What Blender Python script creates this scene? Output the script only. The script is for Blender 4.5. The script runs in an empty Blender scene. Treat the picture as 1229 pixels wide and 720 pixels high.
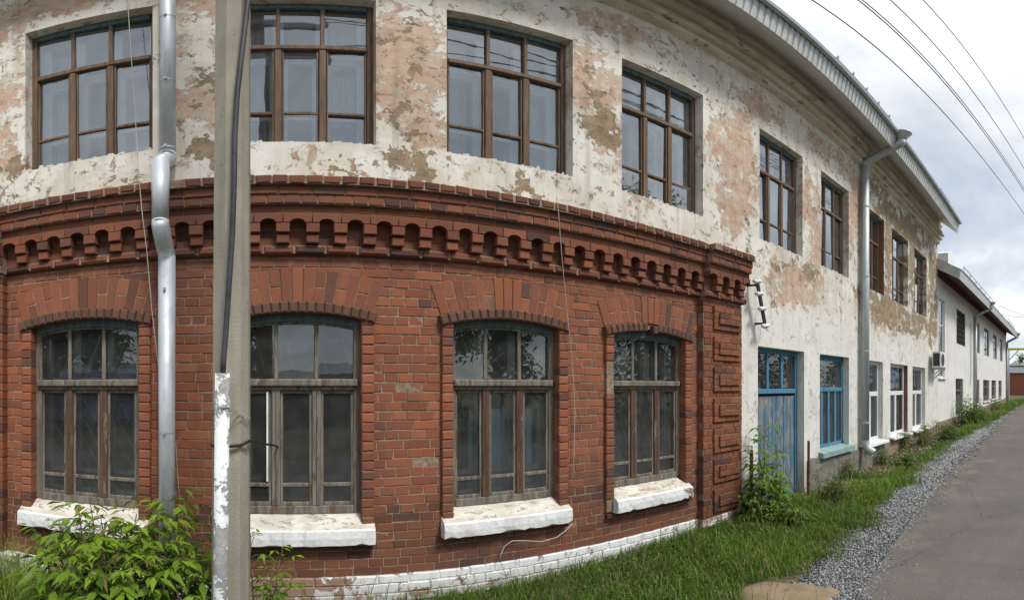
import bpy, math, random
import numpy as np

random.seed(7)
RNG = np.random.default_rng(11)
SC = bpy.context.scene
COL = SC.collection

# ------------------------------------------------------------------ camera
EYE = 1.70
FPX, CX, CY, PW, PH = 586.2, 346.1, 464.4, 1229.0, 720.0      # the photograph is a stitched wide panorama
LON0, LON1 = (0 - CX) / FPX, (PW - CX) / FPX
YAW = (LON0 + LON1) / 2
cd = bpy.data.cameras.new('camera')
cam = bpy.data.objects.new('camera', cd)
COL.objects.link(cam)
cam.location = (0, 0, EYE)
cam.rotation_euler = (math.radians(90), 0, -YAW)
cd.type = 'PANO'
cd.panorama_type = 'EQUIRECTANGULAR'
cd.longitude_min = LON0 - YAW
cd.longitude_max = LON1 - YAW
cd.latitude_max = CY / FPX
cd.latitude_min = (CY - PH) / FPX
cd.clip_start = 0.05
cd.clip_end = 2000
SC.camera = cam

# ------------------------------------------------------------------ sky, sun, exposure
SUN_EL, SUN_AZ = math.radians(53), math.radians(158)           # azimuth clockwise from +Y
w = bpy.data.worlds.new('World'); SC.world = w; w.use_nodes = True
nt = w.node_tree; nt.nodes.clear()
def wn(t, **k):
    n = nt.nodes.new(t)
    for a, b in k.items(): setattr(n, a, b)
    return n
out = wn('ShaderNodeOutputWorld')
sky = wn('ShaderNodeTexSky', sky_type='NISHITA', sun_disc=False, sun_elevation=SUN_EL, sun_rotation=SUN_AZ)
bg1 = wn('ShaderNodeBackground'); bg1.inputs['Strength'].default_value = 0.10
nt.links.new(sky.outputs[0], bg1.inputs['Color'])
tc = wn('ShaderNodeTexCoord')
sep = wn('ShaderNodeSeparateXYZ'); nt.links.new(tc.outputs['Generated'], sep.inputs[0])
zc = wn('ShaderNodeMath', operation='MAXIMUM'); nt.links.new(sep.outputs[2], zc.inputs[0]); zc.inputs[1].default_value = 0.0
za = wn('ShaderNodeMath', operation='ADD'); nt.links.new(zc.outputs[0], za.inputs[0]); za.inputs[1].default_value = 0.28
px = wn('ShaderNodeMath', operation='DIVIDE'); nt.links.new(sep.outputs[0], px.inputs[0]); nt.links.new(za.outputs[0], px.inputs[1])
py = wn('ShaderNodeMath', operation='DIVIDE'); nt.links.new(sep.outputs[1], py.inputs[0]); nt.links.new(za.outputs[0], py.inputs[1])
cb = wn('ShaderNodeCombineXYZ'); nt.links.new(px.outputs[0], cb.inputs[0]); nt.links.new(py.outputs[0], cb.inputs[1])
cn = wn('ShaderNodeTexNoise'); cn.inputs['Scale'].default_value = 1.35; cn.inputs['Detail'].default_value = 9; cn.inputs['Roughness'].default_value = 0.56; cn.inputs['Distortion'].default_value = 0.25
mpv = wn('ShaderNodeMapping'); mpv.inputs['Location'].default_value = (0.4, 2.2, 0.0); nt.links.new(cb.outputs[0], mpv.inputs[0])
nt.links.new(mpv.outputs[0], cn.inputs['Vector'])
cr = wn('ShaderNodeValToRGB'); nt.links.new(cn.outputs['Fac'], cr.inputs[0])
e = cr.color_ramp.elements
e[0].position = 0.33; e[0].color = (0.40, 0.45, 0.50, 1)
e[1].position = 0.62; e[1].color = (0.86, 0.87, 0.88, 1)
k = cr.color_ramp.elements.new(0.46); k.color = (0.54, 0.575, 0.61, 1)
k = cr.color_ramp.elements.new(0.53); k.color = (0.68, 0.70, 0.71, 1)
bg2 = wn('ShaderNodeBackground'); bg2.inputs['Strength'].default_value = 0.66
nt.links.new(cr.outputs[0], bg2.inputs['Color'])
mx = wn('ShaderNodeMixShader'); mx.inputs[0].default_value = 0.86
nt.links.new(bg1.outputs[0], mx.inputs[1]); nt.links.new(bg2.outputs[0], mx.inputs[2])
nt.links.new(mx.outputs[0], out.inputs[0])

sd = bpy.data.lights.new('sun', 'SUN'); sd.energy = 1.6; sd.angle = math.radians(14); sd.color = (1.0, 0.96, 0.90)
sun = bpy.data.objects.new('sun', sd); COL.objects.link(sun)
sun.rotation_euler = (math.radians(90) - SUN_EL, 0, math.pi - SUN_AZ)
SC.view_settings.view_transform = 'Standard'; SC.view_settings.look = 'None'
SC.view_settings.exposure = 1.15; SC.view_settings.gamma = 1.0; SC.view_settings.use_curve_mapping = False

# ------------------------------------------------------------------ helpers
def at(x, y, D):
    "point of the photograph (1229x720 pixels) on the plane Y = D"
    t = (x - CX) / FPX; p = (CY - y) / FPX
    return (D * math.tan(t), D, EYE + D / math.cos(t) * math.tan(p))
def interp(x, xs, ys): return float(np.interp(x, xs, ys))
GX = [-400, 1, 2.2, 3.2, 5, 6, 8, 9.5, 11, 13, 15, 38, 60, 900]
GZ = [-.12, -.12, -.08, -.02, .02, .02, .03, .06, .14, .20, .22, .62, .95, .95]
def gz(x): return interp(x, GX, GZ)

def tag(o, label=None, cat=None, group=None, kind=None):
    if label: o['label'] = label
    if cat: o['category'] = cat
    if group: o['group'] = group
    if kind: o['kind'] = kind
    return o
def empty(name, loc=(0, 0, 0), rz=0, label=None, cat=None, group=None):
    o = bpy.data.objects.new(name, None); COL.objects.link(o)
    o.location = loc; o.rotation_euler = (0, 0, rz); o.empty_display_size = .2
    return tag(o, label, cat, group)

class MB:
    def __init__(s): s.v = []; s.f = []; s.m = []; s.c = []
    def add(s, vs, fs, mat=0, col=(1, 1, 1)):
        b = len(s.v); s.v.extend(vs)
        for f in fs:
            s.f.append([i + b for i in f]); s.m.append(mat); s.c.append(col)
    def box(s, x0, x1, y0, y1, z0, z1, mat=0, col=(1, 1, 1)):
        vs = [(x0, y0, z0), (x1, y0, z0), (x1, y1, z0), (x0, y1, z0), (x0, y0, z1), (x1, y0, z1), (x1, y1, z1), (x0, y1, z1)]
        s.add(vs, [(3, 2, 1, 0), (4, 5, 6, 7), (0, 1, 5, 4), (1, 2, 6, 5), (2, 3, 7, 6), (3, 0, 4, 7)], mat, col)
    def bbox(s, x0, x1, y0, y1, z0, z1, b=.004, mat=0, col=(1, 1, 1), back=True):
        "box with its front (towards -Y) edges bevelled"
        P = [(x0, z0), (x1, z0), (x1, z1), (x0, z1)]
        s.slab(P, y0, y1, b, mat, col, back)
    def slab(s, P, y0, y1, b=.004, mat=0, col=(1, 1, 1), back=False, jit=0):
        "convex outline P (x,z counter-clockwise), front bevelled by b at y0, sides to y1"
        n = len(P); cx = sum(p[0] for p in P) / n; cz = sum(p[1] for p in P) / n
        vs = []
        for (x, z) in P:
            dx, dz = cx - x, cz - z
            ix = math.copysign(min(b, abs(dx) * .5), dx); iz = math.copysign(min(b, abs(dz) * .5), dz)
            vs.append((x + ix + random.uniform(-jit, jit), y0 + random.uniform(-jit, jit), z + iz + random.uniform(-jit, jit)))
        for (x, z) in P: vs.append((x, y0 + b, z))
        for (x, z) in P: vs.append((x, y1, z))
        fs = [tuple(range(n))]
        for i in range(n):
            j = (i + 1) % n
            fs.append((n + i, n + j, j, i)); fs.append((2 * n + i, 2 * n + j, n + j, n + i))
        if back: fs.append(tuple(range(3 * n - 1, 2 * n - 1, -1)))
        s.add(vs, fs, mat, col)
    def tube(s, path, r, n=10, mat=0, col=(1, 1, 1), cap=True):
        P = [np.array(p, float) for p in path]; R = r if hasattr(r, '__len__') else [r] * len(P)
        rings = []; up = np.array((0.0, 0, 1))
        prev = None
        for i, p in enumerate(P):
            d = (P[min(i + 1, len(P) - 1)] - P[max(i - 1, 0)]); d = d / (np.linalg.norm(d) + 1e-9)
            if prev is None:
                a = np.cross(d, up)
                if np.linalg.norm(a) < .1: a = np.cross(d, np.array((1.0, 0, 0)))
            else: a = prev - d * np.dot(prev, d)
            a /= np.linalg.norm(a); prev = a; b = np.cross(d, a)
            rings.append([tuple(p + R[i] * (math.cos(t) * a + math.sin(t) * b)) for t in np.linspace(0, 2 * math.pi, n, endpoint=False)])
        vs = [q for rg in rings for q in rg]; fs = []
        for i in range(len(P) - 1):
            for k in range(n):
                fs.append((i * n + k, i * n + (k + 1) % n, (i + 1) * n + (k + 1) % n, (i + 1) * n + k))
        if cap:
            fs.append(tuple(range(n - 1, -1, -1))); fs.append(tuple(range((len(P) - 1) * n, len(P) * n)))
        s.add(vs, fs, mat, col)
    def bar(s, a, b, wd, hd, mat=0, col=(1, 1, 1)):
        "square bar from a to b"
        a = np.array(a, float); b = np.array(b, float); d = b - a; d /= np.linalg.norm(d)
        u = np.cross(d, (0, 1, 0)); u = u / np.linalg.norm(u) if np.linalg.norm(u) > .1 else np.array((1.0, 0, 0)); v = np.cross(d, u)
        vs = [tuple(p + su * u * wd / 2 + sv * v * hd / 2) for p in (a, b) for su, sv in ((-1, -1), (1, -1), (1, 1), (-1, 1))]
        s.add(vs, [(3, 2, 1, 0), (4, 5, 6, 7), (0, 1, 5, 4), (1, 2, 6, 5), (2, 3, 7, 6), (3, 0, 4, 7)], mat, col)
    def sweep_x(s, prof, x0, x1, mat=0, col=(1, 1, 1), cap=True, step=None):
        "profile of (y,z) points, outside on the right of its direction, swept along X"
        xs = [x0, x1] if not step else list(np.linspace(x0, x1, max(2, int((x1 - x0) / step) + 1)))
        n = len(prof); vs = [(x, y, z) for x in xs for (y, z) in prof]; fs = []
        for i in range(len(xs) - 1):
            for k in range(n - 1):
                fs.append((i * n + k, i * n + k + 1, (i + 1) * n + k + 1, (i + 1) * n + k))
        if cap:
            fs.append(tuple(range(n - 1, -1, -1))); fs.append(tuple(range((len(xs) - 1) * n, len(xs) * n)))
        s.add(vs, fs, mat, col)
    def build(s, name, mats, parent=None, smooth=False, recalc=False):
        me = bpy.data.meshes.new(name)
        me.from_pydata([tuple(map(float, v)) for v in s.v], [], s.f)
        if not isinstance(mats, (list, tuple)): mats = [mats]
        for m in mats: me.materials.append(m)
        me.polygons.foreach_set('material_index', s.m)
        tot = np.array([len(f) for f in s.f])
        ca = me.color_attributes.new('Col', 'FLOAT_COLOR', 'CORNER')
        c = np.ones((len(s.f), 4), np.float32); c[:, :3] = np.array(s.c, np.float32).reshape(-1, 3)
        ca.data.foreach_set('color', np.repeat(c, tot, axis=0).ravel())
        if smooth: me.polygons.foreach_set('use_smooth', [True] * len(s.f))
        if recalc:
            import bmesh
            bm = bmesh.new(); bm.from_mesh(me); bmesh.ops.recalc_face_normals(bm, faces=bm.faces); bm.to_mesh(me); bm.free()
        me.update()
        o = bpy.data.objects.new(name, me); COL.objects.link(o)
        if parent: o.parent = parent
        return o

def np_mesh(name, V, F, C, mats, parent=None, smooth=False):
    "V (n,3), F (m,k) all faces of k corners, C (m,3) face colours"
    me = bpy.data.meshes.new(name); k = F.shape[1]
    me.vertices.add(len(V)); me.vertices.foreach_set('co', np.asarray(V, np.float32).ravel())
    me.loops.add(F.size); me.loops.foreach_set('vertex_index', F.ravel().astype(np.int32))
    me.polygons.add(len(F)); me.polygons.foreach_set('loop_start', np.arange(0, F.size, k, dtype=np.int32))
    for m in (mats if isinstance(mats, (list, tuple)) else [mats]): me.materials.append(m)
    ca = me.color_attributes.new('Col', 'FLOAT_COLOR', 'CORNER')
    c = np.ones((len(F), 4), np.float32); c[:, :3] = C
    ca.data.foreach_set('color', np.repeat(c, k, axis=0).ravel())
    if smooth: me.polygons.foreach_set('use_smooth', np.ones(len(F), bool))
    me.update(calc_edges=True); me.validate()
    o = bpy.data.objects.new(name, me); COL.objects.link(o)
    if parent: o.parent = parent
    return o

# ------------------------------------------------------------------ materials
class NT:
    "short hand for building node trees"
    def __init__(s, name):
        s.m = bpy.data.materials.new(name); s.m.use_nodes = True; s.t = s.m.node_tree; s.t.nodes.clear()
        s.out = s.n('ShaderNodeOutputMaterial'); s.b = s.n('ShaderNodeBsdfPrincipled')
        s.l(s.b.outputs[0], s.out.inputs[0]); s.co = s.n('ShaderNodeTexCoord').outputs['Object']
    def n(s, t, **k):
        x = s.t.nodes.new(t)
        for a, b in k.items(): setattr(x, a, b)
        return x
    def l(s, a, b): s.t.links.new(a, b)
    def put(s, sock, v):
        if isinstance(v, bpy.types.NodeSocket): s.l(v, sock)
        elif isinstance(v, (tuple, list)) and len(v) == 3 and sock.type == 'RGBA': sock.default_value = (*v, 1)
        else: sock.default_value = v
    def map(s, vec=None, scale=(1, 1, 1), loc=(0, 0, 0)):
        x = s.n('ShaderNodeMapping'); s.l(vec or s.co, x.inputs[0]); x.inputs['Scale'].default_value = scale; x.inputs['Location'].default_value = loc
        return x.outputs[0]
    def noise(s, scale, detail=5, rough=.55, vec=None, dist=0, sc=None, loc=None):
        x = s.n('ShaderNodeTexNoise')
        v = vec or s.co
        if sc or loc: v = s.map(v, sc or (1, 1, 1), loc or (0, 0, 0))
        s.l(v, x.inputs['Vector']); x.inputs['Scale'].default_value = scale; x.inputs['Detail'].default_value = detail
        x.inputs['Roughness'].default_value = rough; x.inputs['Distortion'].default_value = dist
        return x.outputs['Fac']
    def voro(s, scale, vec=None, feature='F1', out='Distance'):
        x = s.n('ShaderNodeTexVoronoi', feature=feature); s.l(vec or s.co, x.inputs['Vector']); x.inputs['Scale'].default_value = scale
        return x.outputs[out]
    def math(s, op, a, b=0.0, clamp=False):
        x = s.n('ShaderNodeMath', operation=op, use_clamp=clamp); s.put(x.inputs[0], a); s.put(x.inputs[1], b); return x.outputs[0]
    def step(s, v, lo, hi):
        x = s.n('ShaderNodeMapRange', interpolation_type='SMOOTHSTEP'); s.put(x.inputs[0], v)
        s.put(x.inputs[1], lo); s.put(x.inputs[2], hi); x.inputs[3].default_value = 0; x.inputs[4].default_value = 1
        return x.outputs[0]
    def mix(s, f, a, b, mode='MIX'):
        x = s.n('ShaderNodeMix', data_type='RGBA', blend_type=mode); s.put(x.inputs[0], f); s.put(x.inputs[6], a); s.put(x.inputs[7], b)
        return x.outputs[2]
    def xyz(s, vec=None):
        x = s.n('ShaderNodeSeparateXYZ'); s.l(vec or s.co, x.inputs[0]); return x.outputs
    def attr(s): return s.n('ShaderNodeAttribute', attribute_name='Col').outputs['Color']
    def bump(s, h, strength=.5, dist=.01, prev=None):
        x = s.n('ShaderNodeBump'); x.inputs['Strength'].default_value = strength; x.inputs['Distance'].default_value = dist
        s.l(h, x.inputs['Height'])
        if prev: s.l(prev, x.inputs['Normal'])
        return x.outputs[0]
    def done(s, color, rough=.8, normal=None, metal=0.0, spec=.3):
        s.put(s.b.inputs['Base Color'], color); s.put(s.b.inputs['Roughness'], rough); s.put(s.b.inputs['Metallic'], metal)
        s.b.inputs['Specular IOR Level'].default_value = spec
        if normal: s.l(normal, s.b.inputs['Normal'])
        return s.m

def simple(name, a, b, scale=8, rough=.7, metal=0, stretch=(1, 1, 1), bump=.25, bd=.004, detail=6, lo=.38, hi=.62, flake=None, spec=.3):
    "two tones by noise; flake = (colour, amount): peeled or dirty spots"
    t = NT(name); n1 = t.noise(scale, detail, .6, sc=stretch)
    c = t.mix(t.step(n1, lo, hi), a, b)
    h = n1
    if flake:
        n2 = t.noise(scale * 1.9, 8, .68, sc=stretch, loc=(3, 1, 7), dist=.3)
        fm = t.step(n2, flake[1], flake[1] + .03); c = t.mix(fm, c, flake[0]); h = t.math('SUBTRACT', n1, fm)
    n3 = t.noise(scale * 9, 4, .6, sc=stretch)
    c = t.mix(t.math('MULTIPLY', n3, .35), c, tuple(x * .55 for x in b))
    nb = t.bump(t.math('ADD', h, t.math('MULTIPLY', n3, .4)), bump, bd)
    return t.done(c, rough, nb, metal, spec)

def mat_brick(name, sat=1.0, dirt=(.115, .074, .058), amt=.32):
    t = NT(name); at_ = t.attr()
    big = t.noise(.9, 5, .6); fine = t.noise(38, 6, .65); mid = t.noise(9, 6, .6)
    c = t.mix(t.math('MULTIPLY', t.step(mid, .45, .78), .28), at_, tuple(dirt))
    c = t.mix(t.math('MULTIPLY', t.step(big, .42, .75), amt), c, dirt)
    pale = t.step(t.noise(14, 7, .7, loc=(5, 2, 1)), .62, .74)
    c = t.mix(t.math('MULTIPLY', pale, .25), c, (.36, .22, .16))
    c = t.mix(t.math('MULTIPLY', fine, .40), c, t.mix(.5, c, (.05, .025, .018)))
    run = t.noise(1.0, 8, .68, sc=(6, 6, .45), loc=(2, 2, 2)); c = t.mix(t.math('MULTIPLY', t.step(run, .50, .72), .38), c, tuple(x * .9 for x in dirt))
    salt = t.noise(1.7, 9, .75, dist=.5, loc=(0, 4, 4)); c = t.mix(t.math('MULTIPLY', t.step(salt, .60, .74), .35), c, (.40, .30, .24))
    nb = t.bump(t.math('ADD', t.math('MULTIPLY', fine, .6), mid), .75, .006)
    return t.done(c, .88, nb, 0, .2)
def mat_mortar():
    t = NT('mortar'); a = t.noise(24, 6, .65); b = t.noise(1.3, 5, .6)
    c = t.mix(t.step(a, .35, .65), (.185, .13, .095), (.315, .24, .18)); c = t.mix(t.math('MULTIPLY', t.step(b, .45, .7), .5), c, (.11, .075, .055))
    return t.done(c, .95, t.bump(a, .8, .006), 0, .1)

def mat_plaster():
    "old lime plaster: white wash over pink paint over brown render, all flaking"
    t = NT('peeling_plaster'); X, Y, Z = t.xyz()
    wob = t.noise(3.2, 7, .62); wob2 = t.noise(11, 6, .65, loc=(4, 4, 4))
    # zones of the wall
    right = t.step(X, 8.3, 10.2); midr = t.step(X, 4.6, 6.0); low = t.math('SUBTRACT', 1.0, t.step(Z, 2.55, 3.35))
    top = t.step(Z, 5.7, 6.15)
    # pink coat
    fq = t.noise(15, 9, .72, dist=.4, loc=(3, 8, 1)); dx = t.math('MULTIPLY', t.math('SUBTRACT', wob, .5), .75); dz = t.math('ADD', t.math('MULTIPLY', t.math('SUBTRACT', wob2, .5), .50), t.math('MULTIPLY', t.math('SUBTRACT', fq, .5), .16))
    xx = t.math('ADD', t.math('ADD', X, dx), dz); zz = t.math('SUBTRACT', t.math('ADD', Z, dz), dx)
    def nearest(L):
        d = None
        for (cx, cz, rx, rz) in L:
            a = t.math('DIVIDE', t.math('SUBTRACT', xx, cx), rx); b = t.math('DIVIDE', t.math('SUBTRACT', zz, cz), rz)
            q = t.math('ADD', t.math('MULTIPLY', a, a), t.math('MULTIPLY', b, b)); d = q if d is None else t.math('MINIMUM', d, q)
        return d
    zone = t.math('SUBTRACT', 1.0, t.step(nearest(PINKZ), .2, 1.7))
    fl = t.noise(7.5, 12, .78, dist=.6, loc=(6, 2, 3))
    pn = t.noise(1.25, 12, .72, dist=.5, loc=(1.7, 0, 2.3)); pn = t.math('ADD', pn, t.math('MULTIPLY', t.math('SUBTRACT', fl, .5), .62))
    th = t.math('SUBTRACT', .60, t.math('MULTIPLY', zone, .165)); th = t.math('ADD', th, t.math('MULTIPLY', low, .10))
    streaky = t.noise(1.0, 10, .7, sc=(7, 7, 1.1), loc=(2, 0, 5)); th = t.math('ADD', th, t.math('MULTIPLY', t.math('SUBTRACT', streaky, .5), .22))
    pink = t.math('MULTIPLY', t.step(pn, th, t.math('ADD', th, .045)), t.math('ADD', .55, t.math('MULTIPLY', t.step(wob2, .3, .7), .45)))
    # bare brown render
    bn = t.noise(1.9, 12, .72, dist=.7, loc=(8.2, 3, 1.4)); bn = t.math('ADD', bn, t.math('MULTIPLY', t.math('SUBTRACT', fl, .5), .75))
    tb = t.math('SUBTRACT', .69, t.math('MULTIPLY', zone, .055)); tb = t.math('ADD', tb, t.math('MULTIPLY', low, .07)); tb = t.math('SUBTRACT', tb, t.math('MULTIPLY', t.math('MULTIPLY', right, t.math('SUBTRACT', 1.0, low)), .185))
    tb = t.math('SUBTRACT', tb, t.math('MULTIPLY', t.math('MULTIPLY', t.step(Z, 3.2, 3.4), t.math('SUBTRACT', 1.0, t.step(Z, 3.6, 3.85))), .075))
    brown = t.step(bn, tb, t.math('ADD', tb, .012))
    d = nearest(PATCHES)
    patch = t.math('MULTIPLY', t.math('SUBTRACT', 1.0, t.step(d, .85, .95)), t.math('SUBTRACT', 1.0, t.step(fl, .60, .63))); brown = t.math('MAXIMUM', brown, patch)
    # small chips
    chips = t.step(t.noise(7.5, 10, .76, dist=.5, loc=(2, 9, 5)), .585, .61)
    ctint = t.noise(4.1, 5, .6, loc=(1, 1, 8))
    white = t.mix(t.step(t.noise(1.6, 8, .6), .35, .65), (.62, .58, .49), (.76, .74, .68))
    white = t.mix(t.math('MULTIPLY', low, .85), white, t.mix(t.step(t.noise(2.3, 8, .6), .3, .7), (.66, .65, .61), (.74, .735, .70)))
    white = t.mix(t.math('MULTIPLY', t.step(t.noise(3.5, 8, .65, loc=(7, 7, 0)), .54, .66), .5), white, (.50, .455, .37))
    pinkc = t.mix(t.step(t.noise(5, 8, .65), .35, .65), (.44, .265, .18), (.53, .365, .265))
    brownc = t.mix(t.step(t.noise(7, 8, .65), .35, .65), (.24, .175, .11), (.37, .285, .19))
    c = t.mix(pink, white, pinkc); c = t.mix(t.math('MULTIPLY', chips, t.math('SUBTRACT', 1.0, t.math('MULTIPLY', low, .5))), c, t.mix(t.step(ctint, .45, .55), brownc, pinkc)); c = t.mix(brown, c, brownc)
    # rain streaks, dust and hair cracks
    st = t.noise(1.0, 7, .62, sc=(9, 9, .55)); c = t.mix(t.math('MULTIPLY', t.step(st, .50, .76), t.math('SUBTRACT', .55, t.math('MULTIPLY', low, .22))), c, (.25, .21, .165))
    grey = t.noise(.75, 8, .66, dist=.4, loc=(5, 3, 3)); c = t.mix(t.math('MULTIPLY', t.step(grey, .50, .66), t.math('SUBTRACT', .30, t.math('MULTIPLY', low, .16))), c, (.36, .335, .285))
    ruststain = t.noise(1.5, 6, .6, sc=(2.5, 1, .7), loc=(3, 0, 9)); c = t.mix(t.math('MULTIPLY', t.step(ruststain, .56, .74), t.math('MULTIPLY', .34, t.math('SUBTRACT', 1.0, low))), c, (.36, .24, .12))
    v = t.n('ShaderNodeTexVoronoi', feature='DISTANCE_TO_EDGE'); t.l(t.map(t.co, (1.1, 1, .8)), v.inputs[0]); v.inputs['Scale'].default_value = 1.0
    vv = t.math('ADD', v.outputs['Distance'], t.math('MULTIPLY', t.math('SUBTRACT', wob, .5), .16))
    crack = t.math('MULTIPLY', t.math('SUBTRACT', 1.0, t.step(t.math('ABSOLUTE', vv), .002, .008)), t.step(t.noise(.8, 3, .5, loc=(4, 0, 2)), .72, .78))
    c = t.mix(t.math('MULTIPLY', crack, .7), c, (.09, .07, .055))
    damp = t.math('MULTIPLY', t.math('SUBTRACT', 1.0, t.step(t.math('ADD', Z, t.math('MULTIPLY', wob, .5)), .45, .95)), .55)
    c = t.mix(damp, c, (.25, .20, .145))
    fine = t.noise(60, 5, .6); c = t.mix(t.math('MULTIPLY', fine, .3), c, t.mix(.5, c, (.16, .13, .10)))
    h = t.math('SUBTRACT', 1.0, t.math('MULTIPLY', pink, .22)); h = t.math('SUBTRACT', h, t.math('MULTIPLY', brown, .8)); h = t.math('SUBTRACT', h, t.math('MULTIPLY', chips, .3))
    h = t.math('SUBTRACT', h, crack)
    h = t.math('ADD', h, t.math('MULTIPLY', wob, .9)); h = t.math('ADD', h, t.math('MULTIPLY', wob2, .35))
    nb = t.bump(h, .85, .016); nb = t.bump(fine, .35, .004, nb)
    return t.done(c, .92, nb, 0, .15)
# zones where the pink coat shows, then bare patches: x, z, half width, half height
PINKZ = [(-.65, 4.9, .38, 1.0), (-2.55, 4.9, .30, 1.3), (.97, 4.7, .34, 1.0), (2.76, 4.75, .34, .75), (4.85, 4.55, .62, .95), (6.9, 4.7, .40, 1.1), (8.7, 4.9, .5, 1.2), (6.2, 3.25, 1.3, .40), (2.9, 6.05, .9, .22), (-1.6, 5.95, 1.2, .25), (8.0, 5.95, 1.6, .3), (5.4, 5.95, .8, .18), (14.5, 4.8, .4, 1.4), (11.5, 5.9, 2, .3), (10.0, 3.1, 1.6, .4)]
PATCHES = [(2.78, 4.47, .20, .31), (2.73, 4.86, .13, .08), (.97, 3.60, .20, .15), (-.62, 3.72, .17, .15), (-.57, 4.42, .06, .13), (-2.36, 3.86, .15, .12), (1.02, 4.6, .07, .16), (.83, 4.95, .08, .13), (.95, 5.25, .10, .06), (.42, 3.50, .16, .05), (1.95, 3.50, .22, .07), (8.75, 3.55, .13, .12), (10.6, 3.35, .6, .14), (12.3, 3.2, .8, .16), (10.5, 4.9, .22, .8), (12.35, 5.0, .26, .5), (14.3, 3.05, .25, .18), (5.72, 2.95, .05, .1)]

def mat_glass(name, tint=(.80, .84, .86), base=.06, gain=1.5, rough=.015):
    t = NT(name); t.t.nodes.remove(t.b)
    tr = t.n('ShaderNodeBsdfTransparent'); gl = t.n('ShaderNodeBsdfGlossy'); gl.inputs['Roughness'].default_value = rough; gl.inputs['Color'].default_value = (.88, .95, 1.0, 1)
    fr = t.n('ShaderNodeFresnel'); fr.inputs['IOR'].default_value = 1.52
    nb = t.bump(t.noise(1.7, 3, .5), .12, .02); t.l(nb, gl.inputs['Normal'])
    f = t.math('ADD', t.math('MULTIPLY', fr.outputs[0], gain), base, True)
    dust = t.noise(6, 7, .65); df = t.n('ShaderNodeBsdfDiffuse'); df.inputs['Color'].default_value = (.34, .36, .36, 1)
    tr.inputs['Color'].default_value = (*tint, 1)
    m1 = t.n('ShaderNodeMixShader'); t.l(t.math('ADD', .05, t.math('MULTIPLY', t.step(dust, .35, .75), .07)), m1.inputs[0]); t.l(tr.outputs[0], m1.inputs[1]); t.l(df.outputs[0], m1.inputs[2])
    m2 = t.n('ShaderNodeMixShader'); t.l(f, m2.inputs[0]); t.l(m1.outputs[0], m2.inputs[1]); t.l(gl.outputs[0], m2.inputs[2])
    t.l(m2.outputs[0], t.out.inputs[0]); return t.m

def mat_leaf(name, transl=.35, rough=.5):
    t = NT(name); c = t.attr(); n = t.noise(30, 4, .6)
    c2 = t.mix(t.math('MULTIPLY', n, .3), c, t.mix(.5, c, (.02, .03, .005)))
    t.done(c2, rough, None, 0, .35)
    tl = t.n('ShaderNodeBsdfTranslucent'); t.l(t.mix(.5, c2, (.20, .30, .03)), tl.inputs['Color'])
    m = t.n('ShaderNodeMixShader'); m.inputs[0].default_value = transl; t.l(t.b.outputs[0], m.inputs[1]); t.l(tl.outputs[0], m.inputs[2]); t.l(m.outputs[0], t.out.inputs[0])
    return t.m

def mat_ground():
    t = NT('soil'); a = t.noise(3, 8, .65); b = t.noise(40, 6, .7); X, Y, Z = t.xyz()
    c = t.mix(t.step(a, .35, .65), (.105, .080, .050), (.20, .155, .10)); c = t.mix(t.math('MULTIPLY', b, .6), c, (.06, .05, .03))
    g = t.step(t.noise(1.1, 7, .6, loc=(2, 5, 0)), .47, .56); c = t.mix(t.math('MULTIPLY', g, .55), c, (.055, .085, .022))
    return t.done(c, .95, t.bump(t.math('ADD', a, b), .8, .02), 0, .1)
def mat_asphalt():
    t = NT('asphalt'); f = t.noise(170, 3, .6); m = t.noise(1.4, 8, .65); v = t.voro(95); big = t.noise(.35, 5, .55, loc=(3, 1, 0))
    st = t.noise(1.0, 6, .6, sc=(.35, 4, 1)); X, Y, Z = t.xyz()
    c = t.mix(t.step(m, .3, .7), (.094, .085, .076), (.125, .114, .101)); c = t.mix(t.math('MULTIPLY', t.step(st, .45, .75), .35), c, (.145, .132, .116))
    c = t.mix(t.math('MULTIPLY', t.step(big, .5, .6), .45), c, (.082, .075, .068))
    c = t.mix(t.step(f, .52, .68), c, (.22, .205, .18)); c = t.mix(t.math('MULTIPLY', t.step(v, .25, .05), .5), c, (.045, .04, .036))
    dustm = t.math('MULTIPLY', t.step(t.noise(2.2, 7, .65, loc=(9, 0, 0)), .5, .68), t.step(Y, .6, 1.9)); c = t.mix(t.math('MULTIPLY', dustm, .55), c, (.23, .195, .15))
    e = t.n('ShaderNodeTexVoronoi', feature='DISTANCE_TO_EDGE'); t.l(t.map(t.co, (.28, .55, 1)), e.inputs[0]); e.inputs['Scale'].default_value = 1
    ev = t.math('ADD', e.outputs['Distance'], t.math('MULTIPLY', t.math('SUBTRACT', t.noise(4, 6, .65), .5), .10))
    ck = t.math('MULTIPLY', t.math('SUBTRACT', 1.0, t.step(t.math('ABSOLUTE', ev), .001, .0045)), t.step(big, .44, .50)); c = t.mix(t.math('MULTIPLY', ck, .35), c, (.035, .031, .028))
    h = t.math('SUBTRACT', t.math('ADD', f, v), ck)
    return t.done(c, .9, t.bump(h, .5, .006), 0, .2)
def mat_gravel():
    t = NT('gravel'); v = t.voro(42); vc = t.n('ShaderNodeTexVoronoi'); t.l(t.co, vc.inputs[0]); vc.inputs['Scale'].default_value = 42
    g = t.n('ShaderNodeRGBToBW'); t.l(vc.outputs['Color'], g.inputs[0])
    c = t.mix(t.step(g.outputs[0], .2, .8), (.055, .06, .07), (.26, .275, .29)); c = t.mix(t.step(v, .35, .7), c, (.03, .03, .032))
    return t.done(c, .85, t.bump(t.math('SUBTRACT', 1.0, v), 1.0, .02), 0, .2)
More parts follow.
